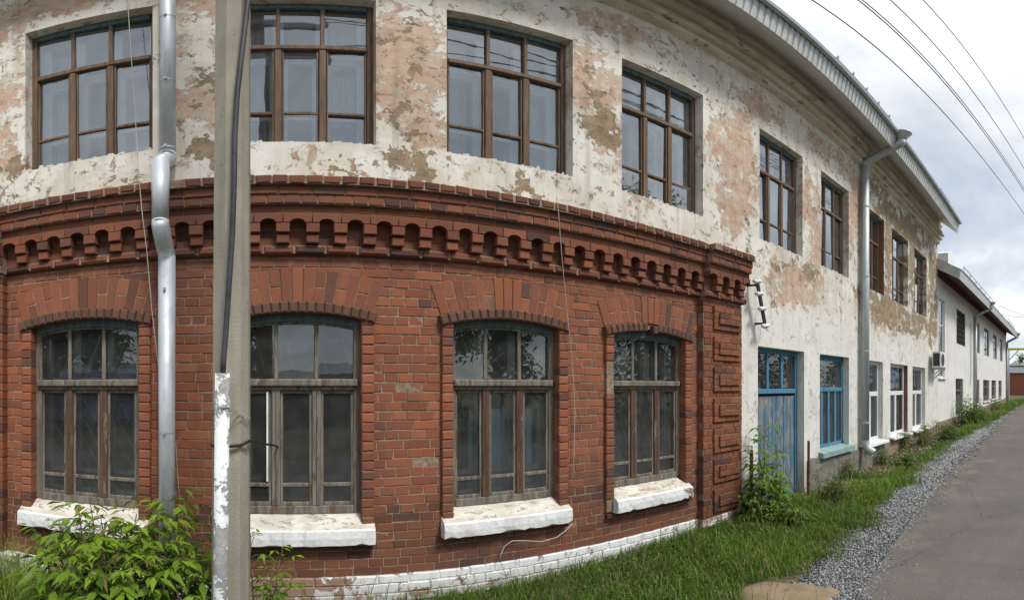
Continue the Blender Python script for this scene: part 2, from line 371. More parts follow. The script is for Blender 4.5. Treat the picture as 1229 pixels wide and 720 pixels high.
def mat_tint(name, rough=.8, fine=40, amt=.4, bump=.5, metal=0):
    "takes its colour from the mesh, mottled"
    t = NT(name); c = t.attr(); n = t.noise(fine, 6, .65); c = t.mix(t.math('MULTIPLY', n, amt), c, t.mix(.5, c, (.02, .02, .02)))
    return t.done(c, rough, t.bump(n, bump, .004), metal, .25)
def mat_whitewash(name, white=(.74, .75, .76), under=(.24, .13, .09), amt=.60, nsc=5.5):
    t = NT(name); n = t.noise(nsc, 9, .7, dist=.4); f = t.noise(30, 6, .65); big = t.noise(1.1, 4, .5, loc=(3.3, 0, 0))
    w = t.mix(t.step(f, .3, .7), tuple(x * .86 for x in white), white)
    X, Y, Z = t.xyz()
    th = t.math('SUBTRACT', amt + .06, t.math('MULTIPLY', t.step(big, .5, .64), .17))
    mk = t.step(n, th, t.math('ADD', th, .03)); c = t.mix(mk, w, t.mix(t.step(f, .4, .6), under, tuple(x * 1.25 for x in under)))
    c = t.mix(t.math('MULTIPLY', t.step(t.noise(3, 7, .6, loc=(1, 6, 2)), .5, .75), .45), c, (.36, .33, .29))
    drip = t.noise(1.0, 7, .65, sc=(14, 14, .8), loc=(5, 0, 0)); c = t.mix(t.math('MULTIPLY', t.step(drip, .50, .72), .42), c, (.30, .27, .22))
    mud = t.math('MULTIPLY', t.math('SUBTRACT', 1.0, t.step(t.math('ADD', Z, t.math('MULTIPLY', n, .18)), .02, .20)), .55 if 'plinth' in name else 0.0); c = t.mix(mud, c, (.24, .20, .15))
    return t.done(c, .9, t.bump(t.math('SUBTRACT', t.math('MULTIPLY', f, .5), mk), .8, .008), 0, .15)
def mat_galv(name='galvanised_metal', a=(.50, .54, .58), b=(.64, .68, .72), rough=.50):
    t = NT(name); v = t.n('ShaderNodeTexVoronoi'); t.l(t.map(t.co, (1, 1, .35)), v.inputs[0]); v.inputs['Scale'].default_value = 22
    bw = t.n('ShaderNodeRGBToBW'); t.l(v.outputs['Color'], bw.inputs[0]); n = t.noise(2.2, 6, .6, sc=(4, 4, .6))
    c = t.mix(bw.outputs[0], a, b); c = t.mix(t.math('MULTIPLY', t.step(n, .48, .72), .5), c, (.33, .34, .34))
    return t.done(c, t.math('ADD', rough - .06, t.math('MULTIPLY', n, .2)), t.bump(n, .15, .01), .40, .5)
def mat_concrete():
    t = NT('pole_concrete'); n = t.noise(4, 8, .65, sc=(1, 1, .45)); f = t.noise(70, 5, .65); s = t.noise(1, 6, .6, sc=(16, 16, .7))
    c = t.mix(t.step(n, .35, .68), (.275, .255, .205), (.375, .35, .285)); c = t.mix(t.math('MULTIPLY', t.step(s, .5, .75), .5), c, (.19, .18, .15))
    pits = t.step(t.noise(22, 3, .5), .70, .74); c = t.mix(pits, c, (.11, .10, .085))
    c = t.mix(t.math('MULTIPLY', f, .3), c, (.17, .16, .13))
    return t.done(c, .93, t.bump(t.math('SUBTRACT', f, pits), .5, .006), 0, .15)
def mat_wood(name, a, b, paint=None, amt=.5, sc=(14, 14, 1.2)):
    t = NT(name); n = t.noise(2.0, 8, .7, sc=sc); f = t.noise(5, 7, .65, sc=(20, 20, 1.5), loc=(1, 2, 3))
    c = t.mix(t.step(n, .35, .65), a, b)
    h = n
    if paint:
        mk = t.step(t.noise(3.0, 8, .7, sc=(5, 5, 1.2), loc=(6, 1, 4)), amt, amt + .05); c = t.mix(mk, c, t.mix(t.step(f, .3, .7), tuple(x * .75 for x in paint), paint)); h = t.math('ADD', n, mk)
    c = t.mix(t.math('MULTIPLY', t.step(f, .45, .8), .5), c, tuple(x * .4 for x in a))
    return t.done(c, .75, t.bump(t.math('ADD', h, f), .5, .005), 0, .25)

M = {}
M['brick'] = mat_brick('red_brick'); M['brick_dark'] = mat_brick('sooty_brick', amt=.45); M['mortar'] = mat_mortar()
M['plaster'] = mat_plaster()
M['sillwhite'] = mat_whitewash('whitewashed_sill', amt=.66)
M['plinthwhite'] = mat_whitewash('whitewashed_plinth', under=(.25, .155, .11), amt=.52)
M['silltop'] = simple('worn_sill_mortar', (.50, .46, .39), (.66, .63, .56), 5, .95, bump=.7, bd=.012, stretch=(1, 2, 2), flake=((.42, .345, .255), .58))
M['wood_brown'] = mat_wood('weathered_brown_wood', (.11, .068, .042), (.20, .13, .085))
M['wood_grey'] = mat_wood('weathered_grey_wood', (.11, .095, .078), (.22, .195, .16), paint=(.13, .085, .055), amt=.56)
M['wood_red'] = mat_wood('worn_red_brown_wood', (.075, .040, .026), (.13, .072, .046), paint=(.20, .175, .14), amt=.57)
M['wood_teal'] = mat_wood('faded_teal_paint', (.07, .115, .13), (.13, .19, .205), paint=(.15, .13, .105), amt=.58)
M['wood_blue'] = mat_wood('peeling_blue_paint', (.055, .17, .27), (.095, .25, .36), paint=(.16, .15, .13), amt=.60)
M['plank_blue'] = mat_wood('weathered_blue_planks', (.065, .12, .17), (.105, .20, .28), paint=(.25, .27, .28), amt=.48, sc=(16, 16, .8))
M['inner_white'] = simple('old_white_frame_paint', (.72, .74, .73), (.82, .83, .82), 6, .5, bump=.1)
M['pvc'] = simple('white_plastic', (.72, .73, .74), (.78, .79, .80), 3, .35, bump=.03)
M['glass_up'] = mat_glass('upper_glass', (.94, .97, .98), base=.12, gain=2.2); M['glass_low'] = mat_glass('lower_glass', (.84, .87, .87), base=.06, gain=1.3); M['glass_new'] = mat_glass('new_glass', (.80, .83, .87), base=.05, gain=.9)
M['galv'] = mat_galv(); M['galv_dull'] = mat_galv('grey_metal', (.38, .42, .43), (.46, .50, .51), .5)
M['soffit'] = simple('pale_metal_sheet', (.78, .79, .76), (.86, .87, .84), 5, .45, bump=.06); M['fascia'] = simple('grey_metal_sheet', (.46, .48, .47), (.56, .58, .57), 5, .45, bump=.06); M['roofing'] = simple('dark_roof_sheet', (.10, .11, .12), (.17, .18, .19), 4, .5, bump=.1)
M['concrete'] = mat_concrete()
M['pipewhite'] = mat_whitewash('flaking_white_pipe_paint', (.72, .75, .76), (.25, .25, .25), .50, 13)
M['cable_dark'] = simple('dark_rubber', (.03, .03, .036), (.055, .055, .065), 9, .55, bump=.1); M['cable_black'] = simple('black_rubber', (.010, .010, .011), (.02, .02, .022), 9, .5, bump=.1); M['cable_pale'] = simple('pale_wire_sleeve', (.36, .33, .28), (.46, .43, .37), 9, .6, bump=.1)
M['rawbrick'] = simple('raw_brick_reveal', (.17, .065, .038), (.26, .12, .075), 9, .9, stretch=(2, 2, 8), bump=.8, bd=.01, flake=((.34, .27, .21), .56))
M['rust'] = simple('rusty_iron', (.09, .045, .028), (.17, .09, .055), 14, .9, bump=.4); M['iron'] = simple('dark_iron', (.035, .033, .030), (.075, .068, .060), 16, .7, bump=.2); M['grille'] = simple('grey_painted_bars', (.17, .17, .155), (.28, .27, .24), 12, .7, bump=.2)
M['leaf'] = mat_leaf('leaf'); M['grass'] = mat_leaf('grass_blade', .25, .6); M['bark'] = simple('green_brown_stem', (.09, .075, .04), (.15, .125, .075), 20, .85, bump=.4)
M['soil'] = mat_ground(); M['asphalt'] = mat_asphalt(); M['gravel'] = mat_gravel(); M['stone'] = mat_tint('stone_chips', .85, 60, .5, .5)
M['interior'] = simple('dim_room_paint', (.42, .42, .39), (.50, .50, .47), 1.5, .9, bump=.05); M['floor_in'] = simple('floorboards', (.10, .07, .05), (.15, .11, .08), 3, .8, bump=.05)
M['curtain'] = simple('grey_net_curtain', (.08, .09, .10), (.13, .14, .15), 2, .95, stretch=(3, 1, .4), bump=.1, bd=.03)
M['bluecloth'] = simple('blue_cloth', (.26, .56, .74), (.34, .64, .80), 3, .9, stretch=(9, 1, .6), bump=.3, bd=.02); M['purple'] = simple('violet_panel', (.10, .10, .36), (.15, .14, .48), 3, .8, bump=.05)
M['porcelain'] = simple('white_porcelain', (.68, .67, .64), (.76, .75, .72), 6, .25, bump=.02)
M['white_wall'] = None
M['roughcast'] = simple('grey_roughcast', (.15, .145, .12), (.24, .23, .19), 7, .95, bump=1.0, bd=.02, flake=((.22, .16, .11), .62)); M['brownrender'] = simple('brown_bare_render', (.23, .165, .115), (.33, .25, .185), 4, .95, bump=.8, bd=.015, flake=((.48, .46, .42), .62))
M['redsoffit'] = simple('red_brown_boards', (.10, .045, .032), (.15, .07, .05), 6, .8, stretch=(1, 8, 8), bump=.2)
M['yellow'] = simple('yellow_pipe_paint', (.50, .36, .06), (.62, .46, .10), 6, .6, bump=.1)
M['tealsill'] = simple('green_grey_sill_paint', (.20, .31, .31), (.28, .39, .38), 7, .8, bump=.5, bd=.008, flake=((.33, .31, .27), .62))

# ------------------------------------------------------------------ ground, road, gravel
def sheet(name, xs, ylo, yhi, dz, mat, ny=1):
    "strip between the curves ylo(x) and yhi(x), lying dz above the terrain"
    mb = MB(); n = ny + 1
    vs = [(x, ylo(x) + (yhi(x) - ylo(x)) * j / ny, gz(x) + dz) for x in xs for j in range(n)]
    fs = [(i * n + j, (i + 1) * n + j, (i + 1) * n + j + 1, i * n + j + 1) for i in range(len(xs) - 1) for j in range(ny)]
    mb.add(vs, fs)
    return tag(mb.build(name, mat), kind='structure')
XS = sorted(set([-400, -100, -40, -12, -6, -3, 0, 1, 2, 3, 3.6, 4.2, 5, 5.6, 6, 7, 8, 8.7, 9.5, 11, 13, 15, 18, 22, 28, 33, 38, 45, 52, 60, 90, 200, 900]))
def road_edge(x): return interp(x, [-400, -3, 0, 2, 3.34, 4.13, 5.42, 7, 8.7, 11, 15, 28, 40, 60, 900], [1.3, 1.3, 1.3, 1.36, 1.46, 1.55, 1.71, 1.92, 2.06, 2.10, 2.17, 2.2, 2.0, 1.6, 1.6])
def grass_edge(x): return interp(x, [-10, 0, 2.2, 2.9, 3.32, 4.0, 4.74, 6.29, 9.0, 10.5, 14, 20, 30, 40], [1.35, 1.38, 1.42, 1.62, 1.84, 2.0, 2.12, 2.32, 2.58, 2.66, 2.74, 2.55, 2.42, 2.3])
sheet('ground', XS, lambda x: -300, lambda x: 400, 0, M['soil'])
rs = sheet('gravel_strip', [x for x in XS if -40 <= x <= 60], lambda x: road_edge(x) - .06, lambda x: max(grass_edge(x) + .18, road_edge(x)), .004, M['gravel'])
sheet('road', XS, lambda x: -5.2, road_edge, .012, M['asphalt'])

# ------------------------------------------------------------------ the old building
bA = empty('old_factory_building', (0, 0, 0), 0, 'two-storey old building, red brick below, peeling white and pink plaster above', 'building')
YF = 3.75
LOW = [(-2.16, -1.18), (-.42, .56), (1.31, 2.30), (2.93, 3.93)]
UPW = [(-2.24, -1.07), (-.49, .68), (1.26, 2.47), (3.05, 4.26), (5.41, 6.58), (7.20, 8.32), (9.03, 10.23), (10.77, 12.02), (12.60, 13.86)]
UZ = (3.76, 5.56)
LOWR = [(5.37, 6.63, -.05, 2.25), (7.16, 8.33, .60, 2.25), (9.12, 10.16, .53, 2.25), (10.66, 12.0, .53, 2.25), (12.44, 13.72, .53, 2.25)]

def wall_open(mb, x0, x1, z0, z1, ops, yf, yb, step=None, mat=0, rmat=None, voids=()):
    xs = sorted(set([x0, x1] + [v for o in ops for v in o[:2]] + [v for o in voids for v in o[:2]]))
    zs = sorted(set([z0, z1] + [v for o in ops for v in o[2:4]] + [v for o in voids for v in o[2:4]]))
    if step:
        def sub(a):
            r = []
            for p, q in zip(a, a[1:]):
                m = max(1, int(round((q - p) / step))); r += [p + (q - p) * i / m for i in range(m)]
            return r + [a[-1]]
        xs, zs = sub(xs), sub(zs)
    def inside(x, z, L): return any(o[0] < x < o[1] and o[2] < z < o[3] for o in L)
    for a, b in zip(xs, xs[1:]):
        for c, d in zip(zs, zs[1:]):
            if inside((a + b) / 2, (c + d) / 2, ops) or inside((a + b) / 2, (c + d) / 2, voids): continue
            mb.add([(a, yf, c), (b, yf, c), (b, yf, d), (a, yf, d)], [(0, 1, 2, 3)], mat)
    for i, o in enumerate(ops):
        a, b, c, d = o[:4]; rl, rr = (rmat or {}).get(i, (mat, mat))
        mb.add([(a, yf, c), (a, yf, d), (a, yb, d), (a, yb, c)], [(0, 1, 2, 3)], rl)
        mb.add([(b, yf, c), (b, yb, c), (b, yb, d), (b, yf, d)], [(0, 1, 2, 3)], rr)
        mb.add([(a, yf, d), (b, yf, d), (b, yb, d), (a, yb, d)], [(0, 1, 2, 3)], mat)
        mb.add([(a, yf, c), (a, yb, c), (b, yb, c), (b, yf, c)], [(0, 1, 2, 3)], mat)

# plastered wall with its window and door openings
mb = MB()
ops = [(a, b, UZ[0], UZ[1]) for a, b in UPW] + LOWR
wall_open(mb, -6.0, 15.2, -.3, 7.15, ops, YF, YF + .30, .6, 0, {6: (0, 1), 12: (0, 1)}, [(-6.0, 4.90, -.3, 3.30)])
mb.build('plaster_wall', [M['plaster'], M['rawbrick']], bA)
mb = MB()
mb.box(-6.0, -5.7, YF + .002, 12, -.3, 7.12); mb.box(14.9, 15.198, YF + .002, 12, -.3, 7.12); mb.box(-6.0, 15.198, 12.002, 12.3, -.3, 7.12)
mb.add([(15.2, YF, 7.12), (15.2, 12.3, 7.12), (15.2, 8, 9.6)], [(0, 1, 2)])
mb.build('end_wall', M['plaster'], bA)
mb = MB(); mb.box(-5.69, 14.89, 7.2, 7.3, -.2, 6.95); mb.box(-5.69, 14.89, YF + .36, 11.9, 3.0, 3.3); mb.box(-5.69, 14.89, YF + .36, 11.9, 6.95, 7.05)
for xw in (-.8, 2.75, 4.85, 8.75): mb.box(xw - .05, xw + .05, YF + .36, 7.19, -.2, 6.94)
mb.build('interior_partition', M['interior'], bA)
mb = MB(); mb.box(-5.69, 14.89, YF + .36, 11.9, -.25, .05); mb.build('interior_floor', M['floor_in'], bA)

# moulded plaster cornice under the eaves
mb = MB()
mb.sweep_x([(YF + .02, 7.2), (3.58, 7.2), (3.58, 7.0), (3.62, 6.95), (3.66, 6.93), (3.66, 6.80), (3.53, 6.77), (3.51, 6.74), (3.51, 6.69), (3.53, 6.66), (3.60, 6.64), (3.61, 6.62), (3.58, 6.60), (3.58, 6.545), (3.60, 6.53), (3.67, 6.515), (3.675, 6.49), (3.655, 6.47), (3.655, 6.425), (3.68, 6.41), (YF + .02, 6.37)], -6.0, 15.19, step=.5)
mb.build('plaster_cornice', [simple('stained_cornice_lime', (.54, .475, .365), (.72, .675, .57), 3.2, .92, bump=.5, bd=.012, stretch=(.6, 1, 2.2), flake=((.30, .225, .145), .60))], bA)

# roof and eaves
RX0, RX1 = -6.3, 15.0
mb = MB()
ridge = (8.0, 10.2)
mb.add([(RX0, 2.93, 7.02), (RX1, 2.93, 7.02), (RX1, *ridge), (RX0, *ridge)], [(0, 1, 2, 3)])
mb.add([(RX0, 13.0, 7.02), (RX1, 13.0, 7.02), (RX1, *ridge), (RX0, *ridge)], [(3, 2, 1, 0)])
mb.add([(RX0, 2.93, 6.985), (RX1, 2.93, 6.985), (RX1, 8.0, 10.16), (RX0, 8.0, 10.16)], [(3, 2, 1, 0)])
mb.add([(RX0, 2.93, 6.985), (RX1, 2.93, 6.985), (RX1, 2.93, 7.02), (RX0, 2.93, 7.02)], [(0, 1, 2, 3)])
mb.add([(RX1, 2.93, 6.985), (RX1, 8.0, 10.16), (RX1, 8.0, 10.2), (RX1, 2.93, 7.02)], [(0, 1, 2, 3)])
roof = mb.build('roof', M['roofing'], bA)
mb = MB(); x = RX0; P = []
while x < RX1 - .12:                                   # ribbed fascia sheet
    for dx, dy in ((0, 0), (.07, 0), (.08, .016), (.115, .016)): P.append((x + dx, dy))
    x += .125
for (xa, da), (xb, db) in zip(P, P[1:]):
    mb.add([(xa, 3.03 + da, 6.64), (xb, 3.03 + db, 6.64), (xb, 2.965 + db, 6.98), (xa, 2.965 + da, 6.98)], [(0, 1, 2, 3)])
mb.build('fascia', M['fascia'], roof)
mb = MB(); x = RX0
while x < RX1 - .11:                                   # sloping soffit of narrow sheets
    for (xa, da), (xb, db) in (((0, 0), (.088, 0)), ((.088, 0), (.094, .012)), ((.094, .012), (.10, 0))):
        mb.add([(x + xa, 3.03, 6.642 + da), (x + xb, 3.03, 6.642 + db), (x + xb, 3.62, 7.12 + db), (x + xa, 3.62, 7.12 + da)], [(3, 2, 1, 0)])
    x += .10
mb.add([(14.9, 3.03, 6.642), (14.9, 3.62, 7.12), (14.9, 3.62, 7.35), (14.9, 2.97, 6.98)], [(0, 1, 2, 3)])
mb.build('soffit', M['soffit'], roof)
def snow_guard(x0, x1, n, parent, y0, z0, h=.36):
    mb = MB(); k = np.linspace(x0, x1, n)
    for x in k:
        mb.bar((x, y0, z0), (x, y0 - .02, z0 + h), .03, .012); mb.bar((x, y0 + .18, z0 + .1), (x, y0 - .02, z0 + h), .03, .012)
    for hh in (.16, .33): mb.tube([(x0 - .1, y0 - .01, z0 + hh), (x1 + .1, y0 - .01, z0 + hh)], .014, 6)
    return mb.build('snow_guard', M['galv_dull'], parent)
snow_guard(6.6, 8.9, 5, roof, 3.16, 7.16, .42); snow_guard(13.2, 14.2, 3, roof, 3.16, 7.16)

# brickwork
BRICKS = [(.265, .092, .048), (.243, .084, .045), (.288, .099, .048), (.223, .079, .047), (.252, .092, .051), (.208, .077, .050), (.292, .108, .057)]
DARKB = [(.125, .060, .045), (.15, .062, .044), (.115, .058, .046), (.165, .068, .046)]
def bcol(z, x=0, dark=.035):
    if random.random() < dark: c = random.choice(DARKB)
    else: c = random.choice(BRICKS)
    k = random.uniform(.90, 1.10)
    band = interp(z, [0, .45, .66, .78, .95, 2.0, 2.6, 2.75, 3.4], [.68, .72, .78, .88, 1.06, 1.06, .98, .86, .76])   # soot above, damp below
    g = .3 * (1 - band)
    m = sum(c) / 3
    return tuple((v * (1 - g) + m * g) * k * band for v in c)
def rough_rect(x0, x1, z0, z1, j=.0025, s=.06):
    P = []
    def edge(a, b):
        n = max(1, int(math.hypot(b[0] - a[0], b[1] - a[1]) / s))
        for i in range(n):
            t = i / n; P.append((a[0] + (b[0] - a[0]) * t + random.uniform(-j, j), a[1] + (b[1] - a[1]) * t + random.uniform(-j, j)))
    edge((x0, z0), (x1, z0)); edge((x1, z0), (x1, z1)); edge((x1, z1), (x0, z1)); edge((x0, z1), (x0, z0))
    return P
def brick(mb, x0, x1, z0, z1, yf, yb, col=None, j=.002, b=.0035):
    y = yf + random.uniform(-.002, .002)
    if random.random() < .03: y += .004
    mb.slab(rough_rect(x0, x1, z0, z1, j), y, yb, b, 0, col or bcol((z0 + z1) / 2, x0), jit=.0008)
CH = .0752; MJ = .0085
def brick_field(mb, x0, x1, z0, z1, yf, yb, holes=(), dark=.035, mortar=True, tone=1.0):
    r = 0; z = z0
    while z < z1 - .02:
        za, zb = z, min(z + CH - MJ, z1)
        wid = .220 if r % 2 == 0 else .114
        x = x0 - (random.uniform(0, .04) + (.06 if r % 4 == 0 else .18 if r % 4 == 2 else .0 if r % 4 == 1 else .09))
        segs = [(x0, x1)]
        for (ha, hb, hc, hd) in holes:
            if zb > hc + .01 and za < hd - .01:
                ns = []
                for a, b in segs:
                    if hb <= a or ha >= b: ns.append((a, b))
                    else:
                        if ha - a > .02: ns.append((a, ha))
                        if b - hb > .02: ns.append((hb, b))
                segs = ns
        while x < x1:
            wd = wid * random.uniform(.96, 1.04)
            if wid > .2 and random.random() < .12: wd = .114
            for a, b in segs:
                p, q = max(x, a), min(x + wd - MJ, b)
                if 0 < b - q < .035 and q > p: q = b
                if q - p > .018:
                    dd = random.uniform(-.0025, .0025)
                    c = bcol((za + zb) / 2, p, .55 if .66 < za < .74 or .66 < zb - .004 < .735 else dark); brick(mb, p, q, za + dd, zb + dd, yf, yb, tuple(v * tone for v in c))
            x += wd
        z += CH; r += 1
    if mortar:
        v = MB(); wall_open(v, x0, x1, z0 - .005, z1 + .005, [], yf + .0050, yb, None, 1, None, [tuple(h[:4]) for h in holes]); b0 = len(mb.v)
        mb.v += v.v; mb.f += [[i + b0 for i in f] for f in v.f]; mb.m += v.m; mb.c += v.c

mb = MB()
holes = [(a - .03, b + .03, .42, 2.30) for a, b in LOW]
brick_field(mb, -6.0, 4.88, .160, 2.74, YF, YF + .06, holes)
mb.build('brick_wall', [M['brick'], M['mortar']], bA)
# backing so that no light leaks round the windows
mb = MB(); wall_open(mb, -6.0, 4.93, -.2, 3.3, [], YF + .20, YF + .3, None, 0, None, [(a - .02, b + .02, .45, 2.31) for a, b in LOW]); mb.build('inner_wall', M['mortar'], bA)

def cornice_run(mb, x0, x1, dy=0.0, teeth=True, ragged=False, ret=True):
    yb = YF + .07
    def row(za, zb, y, wid, b=.005, j=.0025, tone=1, off=0, skip=0, gap=MJ):
        x = x0 - off
        while x < x1 - .015:
            wd = wid * random.uniform(.95, 1.05); p, q = max(x, x0), min(x + wd - gap, x1); x += wd
            if q - p < .02 or random.random() < skip: continue
            dz = random.uniform(-.003, .003)
            brick(mb, p, q, za + dz, zb + dz, y + dy, yb, tuple(v * tone for v in bcol((za + zb) / 2, p, .14)), j, b)
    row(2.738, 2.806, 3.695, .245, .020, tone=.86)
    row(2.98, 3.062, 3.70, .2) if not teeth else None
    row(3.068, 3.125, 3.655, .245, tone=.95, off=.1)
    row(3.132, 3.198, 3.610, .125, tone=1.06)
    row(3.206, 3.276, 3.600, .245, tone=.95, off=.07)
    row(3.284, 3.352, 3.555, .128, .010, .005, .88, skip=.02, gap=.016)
    m = 1
    if teeth:
        p = .2193; k0 = math.ceil((x0 + .02 - 1.056) / p); xs = []
        k = k0
        while 1.056 + k * p < x1 - .02: xs.append(1.056 + k * p); k += 1
        for c in xs:
            jx = random.uniform(-.005, .005); a, b = max(x0, c - .051 + jx), min(x1, c + .051 + jx)
            brick(mb, a, b, 2.897, 2.974, 3.640 + dy, yb, None, .003, .006)
            brick(mb, a + .003, b - .003, 2.815, 2.889, 3.662 + dy, yb, None, .003, .006)
        E = [x0] + xs + [x1]
        for i, (a, b) in enumerate(zip(E, E[1:])):
            if b - a < .02: continue
            na = a + (.048 if i > 0 else 0); nb = b - (.048 if i < len(E) - 2 else 0)
            arc = [(na + (nb - na) * t, 2.979 + .036 * math.sin(math.pi * t) ** .7) for t in np.linspace(0, 1, 9)] if nb - na > .03 else []
            P = [(a + .003, 2.979)] + arc + [(b - .003, 2.979), (b - .003, 3.060), (a + .003, 3.060)]
            mb.slab(P, 3.640 + dy + random.uniform(-.002, .002), yb, .003, 0, bcol(3.02, a, .12))
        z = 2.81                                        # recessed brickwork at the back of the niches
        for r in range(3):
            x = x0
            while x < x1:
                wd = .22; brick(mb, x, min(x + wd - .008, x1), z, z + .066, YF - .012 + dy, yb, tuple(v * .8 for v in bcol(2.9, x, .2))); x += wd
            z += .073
    # mortar behind, following the steps
    v = MB(); v.sweep_x([(yb, 3.352), (3.565 + dy, 3.349), (3.565 + dy, 3.280), (3.61 + dy, 3.278), (3.61 + dy, 3.203), (3.618 + dy, 3.202), (3.618 + dy, 3.128), (3.663 + dy, 3.127), (3.663 + dy, 3.064), (3.65 + dy, 3.063), (3.65 + dy, 3.026), (YF - .004 + dy, 3.024), (YF - .004 + dy, 2.809), (3.712 + dy, 2.808), (3.712 + dy, 2.742), (yb, 2.738)], x0, x1, 1)
    b0 = len(mb.v); mb.v += v.v; mb.f += [[i + b0 for i in f] for f in v.f]; mb.m += v.m; mb.c += v.c
mb = MB()
cornice_run(mb, -2.42, 4.16); cornice_run(mb, 4.165, 4.93, -.085); cornice_run(mb, -3.2, -2.425, -.085); cornice_run(mb, -6.0, -3.205)
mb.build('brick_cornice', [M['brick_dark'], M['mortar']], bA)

def pilaster(x0, x1):
    mb = MB(); y = YF - .085
    brick_field(mb, x0, x1, .160, 2.735, y, y + .12, dark=.10, mortar=False, tone=.88)
    v = MB(); v.box(x0 + .008, x1 - .008, y + .008, y + .12, .155, 2.738, 1); b0 = len(mb.v)
    mb.v += v.v; mb.f += [[i + b0 for i in f] for f in v.f]; mb.m += v.m; mb.c += v.c
    w_ = x1 - x0
    for k in range(7):                                  # rusticated blocks, a panel on a panel
        zt = 2.655 - k * .3615; 
        for (ins, yy, top, bot) in ((.17, y - .025, zt, zt - .285), (.25, y - .048, zt - .075, zt - .215)):
            a, b = x0 + ins, x1 - (.05 if ins < .2 else .085)
            z = bot; r = 0
            n = max(1, round((top - bot) / CH)); hh = (top - bot) / n
            for i in range(n):
                x = a - (0 if (i + k) % 2 else .09)
                while x < b:
                    p, q = max(x, a), min(x + .20 - .007, b); x += .20
                    if q - p > .02: brick(mb, p, q, bot + i * hh + .003, bot + (i + 1) * hh - .004, yy, y + .02, tuple(v_ * .86 for v_ in bcol((bot + top) / 2, p, .12)), .002, .004)
            mb.box(a + .008, b - .008, yy + .007, y + .02, bot + .008, top - .008, 1)
    mb.build('brick_pilaster', [M['brick_dark'], M['mortar']], bA)
pilaster(4.17, 4.90); pilaster(-3.19, -2.43)

# whitewashed base
mb = MB(); x = -6.0
while x < 4.9:
    wd = random.uniform(.22, .27); pil = 4.13 < x or -3.2 < x < -2.45
    dy = -.095 if pil else -.018
    mb.slab(rough_rect(x, min(x + wd - .006, 4.93), .078, .152, .004), YF + dy + random.uniform(-.004, .004), YF + .06, .008, 0)
    mb.slab(rough_rect(x - .08, min(x + wd - .09, 4.93), -.01, .072, .005), YF + dy - .002 + random.uniform(-.004, .004), YF + .06, .006, 0)
    mb.slab(rough_rect(x - .02, min(x + wd - .03, 4.93), -.095, -.018, .005), YF + dy - .004 + random.uniform(-.004, .004), YF + .06, .006, 0)
    x += wd
mb.box(-6.0, 4.92, YF - .008, YF + .05, -.25, .150); mb.box(4.16, 4.92, YF - .085, YF + .05, -.25, .150); mb.box(-3.19, -2.44, YF - .085, YF + .05, -.25, .150)
pl = mb.build('whitewashed_base', M['plinthwhite'], bA)

